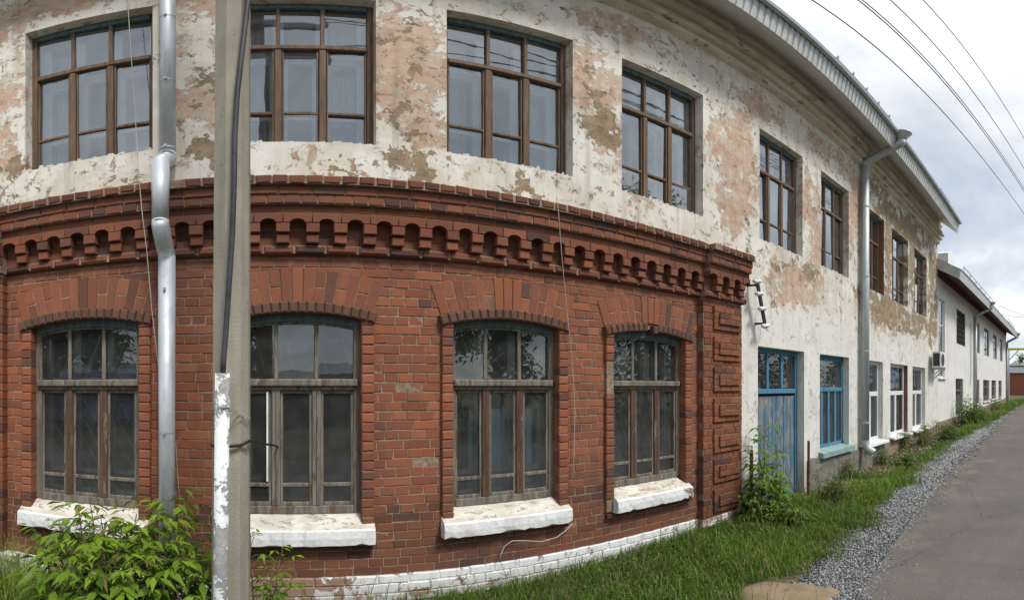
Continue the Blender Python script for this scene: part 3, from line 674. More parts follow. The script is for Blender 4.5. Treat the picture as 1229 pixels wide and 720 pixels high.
# ---------------------------------------------------- ground floor windows of the brick part
def panes(lights, y, tilt=.004):
    mb = MB()
    for (a, b, c, d) in lights:
        t = [random.uniform(-tilt, tilt) for _ in range(3)]
        mb.add([(a - .008, y + t[0], c - .008), (b + .008, y + t[0] + t[1], c - .008), (b + .008, y + t[1] + t[2] + t[0], d + .008), (a - .008, y + t[0] + t[2], d + .008)], [(0, 1, 2, 3)])
    return mb
def arc_z(x, xc, R, zc): return zc + math.sqrt(R * R - (x - xc) ** 2)
def low_window(i, xl, xr):
    xc = (xl + xr) / 2; hw = (xr - xl) / 2; rise = .052; R = (hw * hw + rise * rise) / (2 * rise); zc = 2.270 - R
    ya, yb = 3.815, 3.885
    f = MB()
    f.bbox(xl - .02, xl + .048, ya, yb, .69, 2.29, .006); f.bbox(xr - .048, xr + .02, ya, yb, .69, 2.29, .006)
    f.bbox(xl + .048, xr - .048, ya - .004, yb, .685, .752, .006)
    f.bbox(xl + .02, xr - .02, 3.775, yb, 1.703, 1.762, .010); f.bbox(xl + .03, xr - .03, 3.805, yb, 1.675, 1.703, .004)
    N = 14
    for k in range(N):                                  # curved head rail
        a, b = xl + (xr - xl) * k / N, xl + (xr - xl) * (k + 1) / N
        za, zb = arc_z(a, xc, R, zc), arc_z(b, xc, R, zc)
        f.slab([(a, za - .055), (b, zb - .055), (b, zb + .03), (a, za + .03)], ya - .006, yb, .0, 1)
        f.slab([(a, za - .075), (b, zb - .075), (b, zb - .055), (a, za - .055)], ya + .012, yb, .0, 0)
    iw = xr - xl - .096; x0 = xl + .048
    m1, m2 = x0 + iw * .31, x0 + iw * .67
    for m in (m1, m2):
        f.bbox(m - .017, m + .017, ya + .008, yb, 1.762, arc_z(m, xc, R, zc) - .05, .005)
        f.bbox(m - .034, m + .034, ya - .004, yb, .752, 1.675, .006, 2 if i in (0, 2, 3) else 0)
    f.box(m1 - .003, m1 + .003, ya - .006, ya + .02, .752, 1.675, 3); f.box(m2 - .003, m2 + .003, ya - .006, ya + .02, .752, 1.675, 3)
    L = []
    cols = [(x0, m1 - .034), (m1 + .034, m2 - .034), (m2 + .034, xr - .048)]
    for (a, b) in cols:
        f.bbox(a, b, ya + .012, yb, .905, .938, .005)
        for (c, d) in ((a, a + .022), (b - .022, b)): f.bbox(c, d, ya + .014, yb, .752, 1.675, .004)
        f.bbox(a + .022, b - .022, ya + .014, yb, .752, .782, .004); f.bbox(a + .022, b - .022, ya + .014, yb, 1.648, 1.675, .004)
        L += [(a + .022, b - .022, .782, .905), (a + .022, b - .022, .938, 1.648)]
    for (a, b) in ((x0, m1 - .017), (m1 + .017, m2 - .017), (m2 + .017, xr - .048)): L.append((a, b, 1.765, 2.24))
    if i == 1: f.bbox(cols[0][0] + .20, cols[0][0] + .215, ya - .002, ya + .02, .95, 1.66, .002, 4)   # white painted inner edge of the first light
    win = f.build('window', [M['wood_grey'], M['wood_teal'], M['wood_red'], M['iron'], M['inner_white']], bA)
    if i == 3: win['label'] = 'brick window with a broken surround and fan-shaped bars'
    panes(L, 3.838).build('pane', M['glass_low'], win)
    g = MB(); yi = 3.985                                  # the second, inner sashes
    o = .0
    g.bbox(xl - .02, xl + .07, yi, yi + .05, .70, 2.3); g.bbox(xr - .07, xr + .02, yi, yi + .05, .70, 2.3); g.bbox(xl, xr, yi, yi + .05, .68, .79); g.bbox(xl, xr, yi, yi + .05, 1.69, 1.78)
    for m in (m1, m2): g.bbox(m - .04, m + .04, yi - .004, yi + .05, .7, 2.3)
    g.bbox(xl, xr, yi + .002, yi + .048, .93, .97)
    g.build('inner_frame', M['wood_grey'] if i == 1 else M['inner_grey'], win)
    q = MB(); yg = 3.955                                  # burglar bars
    if i == 0:
        for t in np.linspace(-.9, 1.5, 15):
            a = (xl + .02 + max(0, t) * .0 + (xr - xl) * max(0, t - .5), yg, 1.70 if t < .9 else 1.70); 
            p0 = np.array((xl + .04 + (t) * .62, yg, 1.70)); p1 = p0 + np.array((.62, 0, -1.0))
            pts = [p0 + (p1 - p0) * s for s in np.linspace(0, 1, 40)]; pts = [p for p in pts if xl + .03 < p[0] < xr - .03 and .75 < p[2] < 1.71]
            if len(pts) > 2: q.tube([pts[0], pts[-1]], .006, 5)
        for t in (0.1, .45, .8): q.tube([(xl + .1 + t * .7, yg, 1.78), (xl + .28 + t * .7, yg, 2.22)], .006, 5)
    elif i == 3:
        for an in np.linspace(12, 168, 12):
            r = min((.46 / abs(math.cos(math.radians(an))) if abs(math.cos(math.radians(an))) > .01 else 9), .95 / math.sin(math.radians(an)))
            q.tube([(xc - .05, yg, .78), (xc - .05 + r * math.cos(math.radians(an)) * .95, yg, .78 + r * math.sin(math.radians(an)))], .006, 5)
        for rr in (.3, .55): q.tube([(xc - .05 + rr * math.cos(t), yg, .78 + rr * math.sin(t)) for t in np.linspace(.1, 3.04, 16)], .005, 5)
    elif i == 2:
        for an in (30, 60, 90, 120, 150): q.tube([(xc - .2, yg, 1.80), (xc - .2 + .3 * math.cos(math.radians(an)), yg, 1.80 + .42 * math.sin(math.radians(an)))], .006, 5)
        q.tube([(xc - .2 + .25 * math.cos(t), yg, 1.8 + .2 * math.sin(t)) for t in np.linspace(0, 3.14, 14)], .005, 5)
    else:
        for t in (.12, .36, .62, .82): q.tube([(xl + t * 1.0, yg, 2.22), (xl + t * 1.0 + .12, yg, 1.80)], .005, 5)
    q.build('window_grille', M['iron'] if i == 3 else M['grille'], win)
    if i == 2:
        c = MB(); n = 30
        c.add([(xc - .24 + .66 * k / n, 4.055 + .02 * math.sin(k * 1.3), z) for k in range(n + 1) for z in (.6, 1.5)], [(2 * k, 2 * k + 2, 2 * k + 3, 2 * k + 1) for k in range(n)]); c.build('cloth_screen', M['bluecloth'], win)
    if i == 0:
        c = MB(); c.box(xl + .1, xr - .05, 4.06, 4.08, 1.42, 1.86); c.build('window_panel', M['purple'], win)  # flat violet panel behind the glass around the transom
    if i == 3:
        c = MB(); c.box(xl + .05, xr - .35, 4.06, 4.08, .6, 1.45); c.build('window_screen', M['interior'], win)
    # sill: whitewashed nose, worn sloping top
    s = MB(); prof = [(3.87, .705), (3.835, .690), (3.79, .665), (3.74, .632), (3.665, .592), (3.645, .580), (3.640, .52), (3.645, .462), (3.68, .452), (YF + .02, .452)]
    xa, xb = (xl - .10, xr + .10) if i < 3 else (xl - .01, xr + .05); n = 22; cols_ = []
    for k in range(n + 1):
        x = xa + (xb - xa) * k / n; row = []
        for jj, (y, z) in enumerate(prof):
            dz = random.uniform(-.003, .003); dy = random.uniform(-.003, .003)
            if jj <= 3 and not (xl <= x <= xr): y = max(min(y, YF + .02), y - .3) if jj < 3 else y; y = min(y, YF + .02); z = .635
            if jj == 6 or jj == 7: dz += random.choice((0, 0, 0, 0, .014))
            row.append((x + random.uniform(-.003, .003), y + dy, z + dz))
        cols_.append(row)
    for k in range(n):
        for jj in range(len(prof) - 1):
            s.add([cols_[k][jj], cols_[k][jj + 1], cols_[k + 1][jj + 1], cols_[k + 1][jj]], [(0, 1, 2, 3)], 1 if jj < 4 else 0)
    s.add(cols_[0], [tuple(range(len(prof) - 1, -1, -1))], 0); s.add(cols_[n], [tuple(range(len(prof)))], 0)
    s.build('sill', [M['sillwhite'], M['silltop']], win)
    u = MB(); x = xl - .09
    while x < xr + .09:
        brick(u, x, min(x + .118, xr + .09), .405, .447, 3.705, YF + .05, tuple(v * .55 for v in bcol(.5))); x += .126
    # surround: jamb strips and hooded arch
    for side, xa in ((0, xl - .10), (1, xr)):
        z = .60
        while z < 2.235:
            zt = min(z + CH - MJ, 2.245)
            broken = i == 3 and side == 0 and 1.62 < z < 1.93
            if not broken:
                c = bcol(z, xa, .08); brick(u, xa + .002, xa + .10 - (.002 if side == 0 else 0), z, zt, 3.712, 3.94, c, .003, .007)
            z += CH
        if side == 0: u.box(xa + .01, xa + .094, 3.722, 3.93, .47, 2.25, 1)
        else: u.box(xa + .006, xa + .09, 3.722, 3.93, .47, 2.25, 1)
    ex = .105; a0 = math.asin((hw + ex) / R); n = int(2 * a0 * R / .066)
    for k in range(n):
        if i == 3 and k == n // 2 - 1: continue
        t0, t1 = -a0 + 2 * a0 * k / n + .0007, -a0 + 2 * a0 * (k + 1) / n - .0007
        sag = -.022 if i == 3 and k == n // 2 else 0
        P = [(xc + R * math.sin(t0), zc + R * math.cos(t0) + sag), (xc + R * math.sin(t1), zc + R * math.cos(t1) + sag), (xc + (R + .086) * math.sin(t1), zc + (R + .086) * math.cos(t1) + sag), (xc + (R + .086) * math.sin(t0), zc + (R + .086) * math.cos(t0) + sag)]
        c = (.125, .066, .047); kk = random.uniform(.85, 1.15); c = tuple(v * kk for v in c)
        u.slab(P, 3.690 + random.uniform(-.002, .002), 3.94, .012, 0, c, jit=.001)
    R2 = R + .089; hw2 = hw + .10; n = int(2 * hw2 / .0775)
    for k in range(n):
        xa, xb = xc - hw2 + 2 * hw2 * k / n + .0025, xc - hw2 + 2 * hw2 * (k + 1) / n - .0025
        def sl(x): return math.tan((x - xc) / hw2 * .34)
        key = abs(k - (n - 1) / 2) < 1.6
        Hh = .255 + (.022 if key else 0) + random.uniform(-.004, .004)
        cuts = [0, Hh] if (k % 2 == 0 or key) else [0, random.choice((.125, .122)), Hh]
        for c0, c1 in zip(cuts, cuts[1:]):
            c1 -= .008 if c1 < Hh else 0
            za, zb = arc_z(xa, xc, R2, zc), arc_z(xb, xc, R2, zc)
            P = [(xa + sl(xa) * c0, za + c0), (xb + sl(xb) * c0, zb + c0), (xb + sl(xb) * c1, zb + c1 - .002), (xa + sl(xa) * c1, za + c1 - .002)]
            u.slab(P, YF - (.015 if key else .008) + random.uniform(-.002, .002), YF + .03, .004, 0, tuple(v * 1.0 for v in bcol(2.3, xa, .10)), jit=.001)
    Pm = [(x, arc_z(x, xc, R2, zc)) for x in np.linspace(xc - hw2, xc + hw2, 11)] + [(x + math.tan((x - xc) / hw2 * .34) * .25, arc_z(x, xc, R2, zc) + .25) for x in np.linspace(xc + hw2, xc - hw2, 11)]
    u.slab(Pm, YF - .004, YF + .02, 0, 1)
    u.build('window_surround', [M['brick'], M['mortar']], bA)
M['curtain_pale'] = simple('pale_net_curtain', (.40, .42, .44), (.50, .52, .54), 3, .95, stretch=(3, 1, .4), bump=.1, bd=.03)
M['inner_grey'] = mat_wood('dusty_grey_sash', (.36, .345, .30), (.48, .46, .41))
for i, (a, b) in enumerate(LOW): low_window(i, a, b)

# ---------------------------------------------------- upper windows
def up_window(i, xl, xr):
    z0, z1 = UZ; ya, yb = 3.872, 3.935
    dark = i >= 4
    f = MB()
    f.bbox(xl - .01, xl + .050, ya, yb, z0 - .02, z1, .006); f.bbox(xr - .050, xr + .01, ya, yb, z0 - .02, z1, .006)
    f.bbox(xl + .055, xr - .055, ya - .003, yb, z0 - .02, z0 + .05, .006); f.bbox(xl + .055, xr - .055, ya - .006, yb, z1 - .065, z1 + .01, .006, 1)
    f.bbox(xl + .055, xr - .055, ya - .012, yb, 4.905, 4.962, .008)
    iw = xr - xl - .11; x0 = xl + .055; m1, m2 = x0 + iw / 3, x0 + iw * 2 / 3; L = []
    for m in (m1, m2):
        f.bbox(m - .028, m + .028, ya - .004, yb, z0 + .05, 4.905, .006); f.bbox(m - .017, m + .017, ya, yb, 4.962, z1 - .065, .005)
    for (a, b) in ((x0, m1 - .033), (m1 + .033, m2 - .033), (m2 + .033, xr - .055)):
        f.bbox(a, b, ya + .008, yb, 4.125, 4.155, .005)
        for (c, d) in ((a, a + .014), (b - .014, b)): f.bbox(c, d, ya + .012, yb, z0 + .05, 4.905, .003)
        L += [(a + .014, b - .014, z0 + .05, 4.125), (a + .014, b - .014, 4.155, 4.905)]
    for (a, b) in ((x0, m1 - .017), (m1 + .017, m2 - .017), (m2 + .017, xr - .055)): L.append((a, b, 4.962, z1 - .065))
    win = f.build('window', [M['wood_upper'], M['wood_teal']], bA)
    panes(L, 3.902, .010).build('pane', M['glass_up'], win)
    g = MB(); yi = 4.045
    g.bbox(xl - .02, xl + .11, yi, yi + .05, z0 - .02, z1); g.bbox(xr - .11, xr + .02, yi, yi + .05, z0 - .02, z1); g.bbox(xl, xr, yi, yi + .05, z0 - .02, z0 + .09)
    g.bbox(xl, xr, yi, yi + .05, z1 - .09, z1); g.bbox(xl, xr, yi - .005, yi + .05, 4.84, 4.95)
    for m in (m1, m2): g.bbox(m - .075, m + .075, yi - .003, yi + .05, z0, 4.85); g.bbox(m - .045, m + .045, yi, yi + .05, 4.95, z1)
    g.bbox(xl, xr, yi + .004, yi + .045, 4.16, 4.21)
    g.build('inner_frame', M['inner_white'], win)
    c = MB(); n = 60                                     # net curtain behind
    top = 5.5; lo = 3.7
    vs = [(xl - .1 + (xr - xl + .2) * k / n, 4.85 + .03 * math.sin(k * .35 + i), z) for k in range(n + 1) for z in (lo, top)]
    c.add(vs, [(2 * k, 2 * k + 2, 2 * k + 3, 2 * k + 1) for k in range(n)]); c.build('curtain', M['curtain'], win)
    for sd_ in (0, 1):                                   # pale curtain halves drawn to the sides
        c = MB(); n = 16; wv = (xr - xl) * random.uniform(.16, .30); xa = xl + .05 if sd_ == 0 else xr - .05 - wv
        c.add([(xa + wv * k / n, 4.20 + .02 * math.sin(k * 1.3 + i), z) for k in range(n + 1) for z in (3.72, 5.45)], [(2 * k, 2 * k + 2, 2 * k + 3, 2 * k + 1) for k in range(n)]); c.build('curtain', M['curtain_pale'], win)
M['wood_upper'] = mat_wood('dark_brown_wood', (.105, .066, .042), (.185, .125, .085), paint=(.20, .17, .13), amt=.66)
for i, (a, b) in enumerate(UPW): up_window(i, a, b)

# ragged broken lime under the upper windows
for (a, b) in UPW[:6]:
    mb = MB(); x = a - .02
    while x < b + .02:
        wd = random.uniform(.03, .10); h = random.uniform(.015, .045)
        P = [(x, UZ[0] - .02), (x + wd, UZ[0] - .02), (x + wd - random.uniform(0, .02), UZ[0] + h), (x + random.uniform(0, .02), UZ[0] + h * random.uniform(.5, 1))]
        mb.slab(P, YF + random.uniform(.0, .05), YF + .16, .008, 0); x += wd
    mb.build('window_ledge', M['silltop'], bA)

# ---------------------------------------------------- door and ground floor windows of the white part
a, b, c, d = LOWR[0]
ya, yb = 3.875, 3.94
f = MB()                                                # plank door
x = a + .06
n = 11; pw = (b - a - .12) / n
for k in range(n):
    f.bbox(x + .003, x + pw - .003, ya + .02 + random.uniform(0, .006), yb, -.05, 1.57, .004); x += pw
f.box(a + .05, b - .05, ya + .035, yb, -.05, 1.57)
door = f.build('door', M['plank_blue'], bA); 
g = MB()
g.bbox(a - .01, a + .06, ya, yb, -.05, d + .01, .006); g.bbox(b - .06, b + .01, ya, yb, -.05, d + .01, .006); g.bbox(a + .06, b - .06, ya, yb, d - .07, d + .01, .006); g.bbox(a + .06, b - .06, ya - .012, yb, 1.60, 1.67, .008)
for t in (1 / 3, 2 / 3): m = a + .06 + (b - a - .12) * t; g.bbox(m - .025, m + .025, ya + .004, yb, 1.67, d - .07, .005)
g.build('door_frame', M['wood_blue'], door)
panes([(a + .06, b - .06, 1.67, d - .07)], 3.895).build('pane', M['glass_low'], door)

a, b, c, d = LOWR[1]
f = MB()
f.bbox(a - .01, a + .065, ya, yb, c + .03, d + .01, .006); f.bbox(b - .065, b + .01, ya, yb, c + .03, d + .01, .006); f.bbox(a, b, ya, yb, d - .09, d + .01, .006); f.bbox(a, b, ya, yb, c + .03, c + .10, .006); f.bbox(a + .06, b - .06, ya - .008, yb, 1.62, 1.69, .006)
for t in (.25, .5, .75): m = a + .065 + (b - a - .13) * t; f.bbox(m - .035, m + .035, ya + .002, yb, c + .10, 1.62, .005)
win = f.build('window', M['wood_blue'], bA); win['label'] = 'blue painted window with upright bars'
panes([(a + .06, b - .06, c + .1, 1.62), (a + .06, b - .06, 1.69, d - .09)], 3.895).build('pane', M['glass_low'], win)
q = MB()
for k in range(-6, 12):
    p0 = np.array((a + k * .14, 4.02, .65)); 
    for sgn in (1, -1):
        pts = [p0 + np.array((sgn * s, 0, s)) for s in np.linspace(0, 1.6, 60)]; pts = [p for p in pts if a + .05 < p[0] < b - .05 and .65 < p[2] < 2.2]
        if len(pts) > 2: q.tube([pts[0], pts[-1]], .006, 4)
q.build('window_grille', M['grille'], win)
s = MB(); s.sweep_x([(YF + .14, c + .045), (3.70, c + .01), (3.66, c - .0), (3.66, c - .085), (YF + .02, c - .10)], a - .05, b + .07, step=.1); s.build('sill', M['tealsill'], win)

for i, (a, b, c, d) in enumerate(LOWR[2:]):
    f = MB(); ya, yb = 3.85, 3.90
    f.bbox(a, a + .07, ya, yb, c, d, .008); f.bbox(b - .07, b, ya, yb, c, d, .008); f.bbox(a + .07, b - .07, ya, yb, d - .07, d, .008); f.bbox(a + .07, b - .07, ya, yb, c, c + .09, .008); f.bbox(a + .07, b - .07, ya - .003, yb, 1.50, 1.60, .008)
    m = (a + b) / 2; f.bbox(m - .05, m + .05, ya, yb, c + .09, 1.5, .008)
    win = f.build('window', M['pvc'], bA); win['label'] = 'new white plastic window with white metal sill'
    panes([(a + .07, m - .05, c + .09, 1.5), (m + .05, b - .07, c + .09, 1.5), (a + .07, b - .07, 1.6, d - .07)], 3.868).build('pane', M['glass_new'], win)
    s = MB(); s.sweep_x([(YF + .14, c + .035), (3.62, c - .015), (3.615, c - .055), (3.63, c - .055), (YF + .02, c - .03)], a - .06, b + .06); s.build('sill', M['pvc'], win)
    cu = MB(); n = 40
    cu.add([(a + (b - a) * k / n, 4.06 + .03 * math.sin(k * 1.1), z) for k in range(n + 1) for z in (.5, 1.55)], [(2 * k, 2 * k + 2, 2 * k + 3, 2 * k + 1) for k in range(n)]); cu.build('curtain', M['curtain_pale'], win)
    bl = MB(); bl.box(a + .03, b - .03, 4.03, 4.05, 1.62, d - .05); bl.build('window_panel', M['purple'] if i < 2 else M['curtain'], win)  # flat coloured panel behind the top pane

# rough plinth of the white part
mb = MB(); n = 60
P = []
for k in range(n + 1):
    x = 6.72 + (15.19 - 6.72) * k / n
    P.append((x, .50 + .05 * math.sin(x * 2.1) + random.uniform(-.03, .03) if not any(a - .1 < x < b + .1 for a, b, c, d in LOWR[1:]) else .485 + random.uniform(-.015, .005)))
for (xa, za), (xb, zb) in zip(P, P[1:]):
    m = 0 if xa < 10.3 else 1
    mb.slab([(xa, -.2), (xb, -.2), (xb, zb), (xa, za)], YF - .03, YF + .01, .0, m)
mb.build('rough_plinth', [M['roughcast'], M['brownrender']], bA)

# ---------------------------------------------------- downpipes
def arc_path(pts, n=5):
    return pts
mb = MB(); xp = -.925; r = .064
mb.tube([(xp, 3.665, 6.9), (xp, 3.665, 3.62)], r, 20); mb.tube([(xp, 3.665, 3.66), (xp, 3.665, 3.60), (xp, 3.50, 3.50), (xp, 3.45, 3.46)], [r + .003, r + .004, r + .003, r], 20)
mb.tube([(xp, 3.45, 3.49), (xp, 3.45, 2.95)], [r + .005, r - .001], 20); mb.tube([(xp, 3.45, 2.97), (xp, 3.45, 2.93), (xp, 3.56, 2.80), (xp, 3.64, 2.74), (xp, 3.64, 2.70)], [r, r + .003, r + .003, r + .003, r], 20)
mb.tube([(xp, 3.64, 2.73), (xp, 3.64, .12)], [r + .004, r - .002], 20)
dp = mb.build('downpipe', M['galv'], bA, smooth=True); dp['label'] = 'shiny galvanised downpipe kinked around the brick cornice'
mb = MB()
for z, y in ((5.25, 3.665), (4.42, 3.665), (3.70, 3.665), (2.45, 3.64), (1.35, 3.64)):
    mb = MB(); mb.tube([(xp, y, z - .006), (xp, y, z + .006)], r + .003, 20); mb.box(xp - .010, xp + .010, y - r - .02, y - r + .005, z - .010, z + .010); mb.box(xp - .008, xp + .008, y, YF + .02, z - .01, z + .01)
    mb.build('pipe_clamp', M['galv_dull'], dp)
for z in (4.72, 3.55):
    pass
mb = MB(); xp2 = 8.86; r = .082; yp = 3.64
mb.tube([(xp2, yp, 6.36), (xp2, yp, .62)], r, 18); mb.tube([(xp2, yp, .66), (xp2, yp, .58), (xp2 + .01, yp - .05, .48), (xp2 + .03, yp - .17, .40)], [r + .004] * 4, 18, cap=False)
mb.tube([(xp2, yp, 6.34), (xp2, yp, 6.40), (xp2, yp - .08, 6.47), (xp2, 2.98, 6.74), (xp2, 2.90, 6.80), (xp2, 2.88, 6.86)], [r + .004] * 6, 18)
dp = mb.build('downpipe', M['galv_dull'], bA, smooth=True); dp['label'] = 'dull grey downpipe with a funnel head under the eaves'
mb = MB(); mb.tube([(xp2, 2.88, 6.84), (xp2, 2.88, 6.90), (xp2, 2.88, 7.0), (xp2, 2.88, 7.02)], [r, r + .015, .19, .20], 18); mb.build('funnel', M['galv_dull'], dp, smooth=True)
mb = MB()
for z in (5.4, 3.9, 2.4, 1.0): mb = MB(); mb.tube([(xp2, yp, z - .015), (xp2, yp, z + .015)], r + .006, 18); mb.box(xp2 - .01, xp2 + .01, yp, YF + .02, z - .01, z + .01); mb.build('pipe_clamp', M['galv_dull'], dp)
mb = MB()                                               # end of a rain gutter with its lip, along the eave
mb.sweep_x([(2.955, 7.0), (2.90, 7.03), (2.885, 7.0), (2.90, 6.955), (2.96, 6.95)], RX0, 14.9, step=1.5); mb.build('gutter', M['galv_dull'], roof)

# bracket with insulators on the white wall
p0, p1 = at(908, 335, 3.62), at(919, 394, 3.62)
root = empty('insulator_bracket', (p0[0], YF, p1[2]), 0, 'black bracket with white porcelain insulators on the white wall beside the brick cornice', 'bracket')
def loc(p): return (p[0] - root.location.x, p[1] - root.location.y, p[2] - root.location.z)
mb = MB(); mb.bar(loc(p0), loc(p1), .06, .02)
for t in (.12, .9):
    p = np.array(loc(p0)) + (np.array(loc(p1)) - np.array(loc(p0))) * t; mb.bar(p, (p[0] - .05, .01, p[2]), .025, .025)
mb.build('bracket_bar', M['cable_black'], root)
for t in (.05, .30, .60, .95):
    p = np.array(loc(p0)) + (np.array(loc(p1)) - np.array(loc(p0))) * t
    mb = MB(); mb.tube([(p[0] - .10, p[1] - .02, p[2] - .012), (p[0] - .06, p[1] - .02, p[2] - .012), (p[0] - .055, p[1] - .02, p[2] - .01), (p[0] - .01, p[1] - .02, p[2]), (p[0], p[1] - .02, p[2]), (p[0] + .045, p[1] - .02, p[2] + .008)], [.026, .034, .022, .022, .034, .026], 12); mb.build('insulator', M['porcelain'], root, smooth=True)

# ------------------------------------------------------------------ the white building beyond
KB = .0163
bB = empty('white_building', (15.21, YF, 0), -math.atan(KB), 'plain white two-storey building with small windows and a red-brown soffit, beyond the old one', 'building')
def lb(px):
    t = math.tan((px - CX) / FPX); X = t * (YF + KB * 15.21) / (1 + KB * t); return (X - 15.21) * math.sqrt(1 + KB * KB)
t = NT('white_limewash'); n = t.noise(1.2, 8, .65); f = t.noise(30, 6, .6); s_ = t.noise(1, 7, .6, sc=(6, 6, .5)); ch = t.step(t.noise(4, 8, .7, loc=(3, 3, 3)), .66, .68)
c = t.mix(t.step(n, .35, .7), (.64, .63, .60), (.73, .725, .70)); c = t.mix(t.math('MULTIPLY', t.step(s_, .5, .75), .4), c, (.40, .37, .32)); c = t.mix(ch, c, (.38, .33, .27))
M['white_wall'] = t.done(c, .92, t.bump(t.math('ADD', n, f), .5, .008), 0, .15)
LB = lb(1207.5)
def op(x0, x1, z0, z1): return (lb(x0), lb(x1), z0, z1)
OB = [op(1126.5, 1134, 2.0, 4.62), op(1148, 1158.5, 3.35, 4.68), op(1147, 1156, .62, 2.02)]
UPB = [op(1170, 1176, 3.30, 4.72), op(1181, 1187.3, 3.32, 4.74), op(1192, 1196.5, 3.34, 4.76), op(1200, 1203.2, 3.36, 4.78)]
LOB = [op(1170, 1175.5, .92, 2.04), op(1180, 1187.3, .96, 2.06), op(1190, 1195.5, 1.0, 2.08), op(1198.4, 1202.3, 1.02, 2.10)]
mb = MB(); wall_open(mb, 0, LB, -.2, 5.75, OB + UPB + LOB, 0, .28, None); mb.build('wall', M['white_wall'], bB)
mb = MB(); mb.box(LB - .25, LB - .002, .002, 9, -.2, 5.74); mb.box(0.005, LB, 9.002, 9.3, -.2, 5.74); mb.build('end_wall', M['white_wall'], bB)
mb = MB(); mb.box(.005, LB - .26, 2.8, 2.9, -.2, 5.7); mb.box(.005, LB - .26, .3, 8.9, 2.7, 2.95); mb.build('interior_partition', M['interior'], bB)
mb = MB(); mb.slab([(0, -.3), (LB, -.3), (LB, .93), (5.6, .64), (0, .56)], -.035, .01, .0); mb.build('bare_plinth', M['brownrender'], bB)
mb = MB()
mb.add([(-.1, -.80, 5.48), (LB + .4, -.80, 5.48), (LB + .4, 4.6, 8.3), (-.1, 4.6, 8.3)], [(0, 1, 2, 3)]); mb.add([(-.1, 10, 5.48), (LB + .4, 10, 5.48), (LB + .4, 4.6, 8.3), (-.1, 4.6, 8.3)], [(3, 2, 1, 0)])
mb.add([(-.1, -.80, 5.45), (LB + .4, -.80, 5.45), (LB + .4, -.80, 5.48), (-.1, -.80, 5.48)], [(0, 1, 2, 3)])
roofB = mb.build('roof', M['roofing'], bB)
mb = MB(); mb.add([(-.1, -.74, 5.16), (LB + .38, -.74, 5.16), (LB + .38, -.79, 5.46), (-.1, -.79, 5.46)], [(0, 1, 2, 3)])
mb.add([(-.1, -.74, 5.16), (-.1, -.79, 5.46), (-.1, .0, 5.9), (-.1, .0, 5.55)], [(0, 1, 2, 3)]); mb.add([(LB + .38, -.74, 5.16), (LB + .38, 0, 5.55), (LB + .38, 0, 5.9), (LB + .38, -.79, 5.46)], [(0, 1, 2, 3)])
mb.build('fascia', M['fascia'], roofB)
mb = MB(); mb.add([(-.1, -.738, 5.162), (LB + .37, -.738, 5.162), (LB + .37, -.004, 5.56), (-.1, -.004, 5.56)], [(3, 2, 1, 0)]); mb.box(0, LB, -.03, -.003, 5.30, 5.56); mb.build('soffit', M['redsoffit'], roofB)
snow_guard(1.5, 8.5, 7, roofB, -.55, 5.62, .30); snow_guard(15.0, 19.0, 5, roofB, -.55, 5.62, .30)
dm = MB(); dm.slab([(.2, 5.7), (1.3, 5.7), (1.3, 6.15), (.75, 6.35), (.2, 6.15)], -.3, 1.6, .0, back=True); dm.build('roof_hatch', M['soffit'], roofB)
def small_window(o, bars=False, sill=True, frame='wood_grey', lattice=False):
    a, b, c, d = o; f = MB(); ya, yb = .06, .10
    f.bbox(a, a + .06, ya, yb, c, d); f.bbox(b - .06, b, ya, yb, c, d); f.bbox(a + .06, b - .06, ya, yb, d - .06, d); f.bbox(a + .06, b - .06, ya, yb, c, c + .06); m = (a + b) / 2; f.bbox(m - .03, m + .03, ya + .003, yb, c + .06, d - .06)
    zt = c + (d - c) * .68; f.bbox(a + .06, b - .06, ya + .006, yb, zt - .025, zt + .025)
    win = f.build('window', M[frame], bB)
    panes([(a + .06, b - .06, c + .06, d - .06)], .072).build('pane', M['glass_low'], win)
    if sill: s = MB(); s.bbox(a - .06, b + .06, -.06, .13, c - .05, c - .005, .008); s.build('sill', M['pvc'] if frame == 'pvc' else M['sillwhite'], win)
    if lattice:
        q = MB()
        for k in np.arange(a + .1, b, .14):
            for z in np.arange(c + .1, d - .05, .19): q.tube([(k + .075 * math.cos(t_), .02, z + .095 * math.sin(t_)) for t_ in np.linspace(0, 6.28, 9)], .012, 4, cap=False)
        for z in (c, d): q.box(a, b, .01, .03, z - .015, z + .015)
        q.build('window_grille', M['iron'], win)
    return win
wt_ = small_window(OB[0], frame='pvc', sill=True); wt_['label'] = 'tall narrow stairwell window'
small_window(OB[1], lattice=True, sill=False)['label'] = 'upper window behind an ornamental iron grille'
small_window(OB[2], sill=False)
for o in UPB: small_window(o, sill=False)
for o in LOB: small_window(o)
mb = MB(); xq = lb(1168.5); mb.tube([(xq, -.09, 4.85), (xq, -.09, .45)], .075, 12); mb.tube([(xq, -.09, 4.83), (xq, -.12, 4.93), (xq, -.78, 5.22), (xq, -.86, 5.40)], .078, 12); mb.tube([(xq, -.86, 5.40), (xq, -.86, 5.50)], [.08, .17], 12)
o = mb.build('downpipe', M['galv_dull'], bB, smooth=True)
mb = MB(); xq = LB - .12; mb.tube([(xq, -.09, 4.75), (xq, -.09, .6)], .085, 12); mb.tube([(xq, -.09, 4.73), (xq + .02, -.12, 4.83), (xq + .3, -.78, 5.2), (xq + .35, -.86, 5.36)], .085, 12); mb.tube([(xq + .35, -.86, 5.36), (xq + .35, -.86, 5.48)], [.085, .17], 12)
mb.build('downpipe', M['galv_dull'], bB, smooth=True)
mb = MB(); xq = lb(1164); mb.tube([(xq, -.05, 4.5), (xq, -.05, 2.0), (xq - .12, -.05, 1.8)], .02, 6); mb.build('cable_conduit', M['galv_dull'], bB)

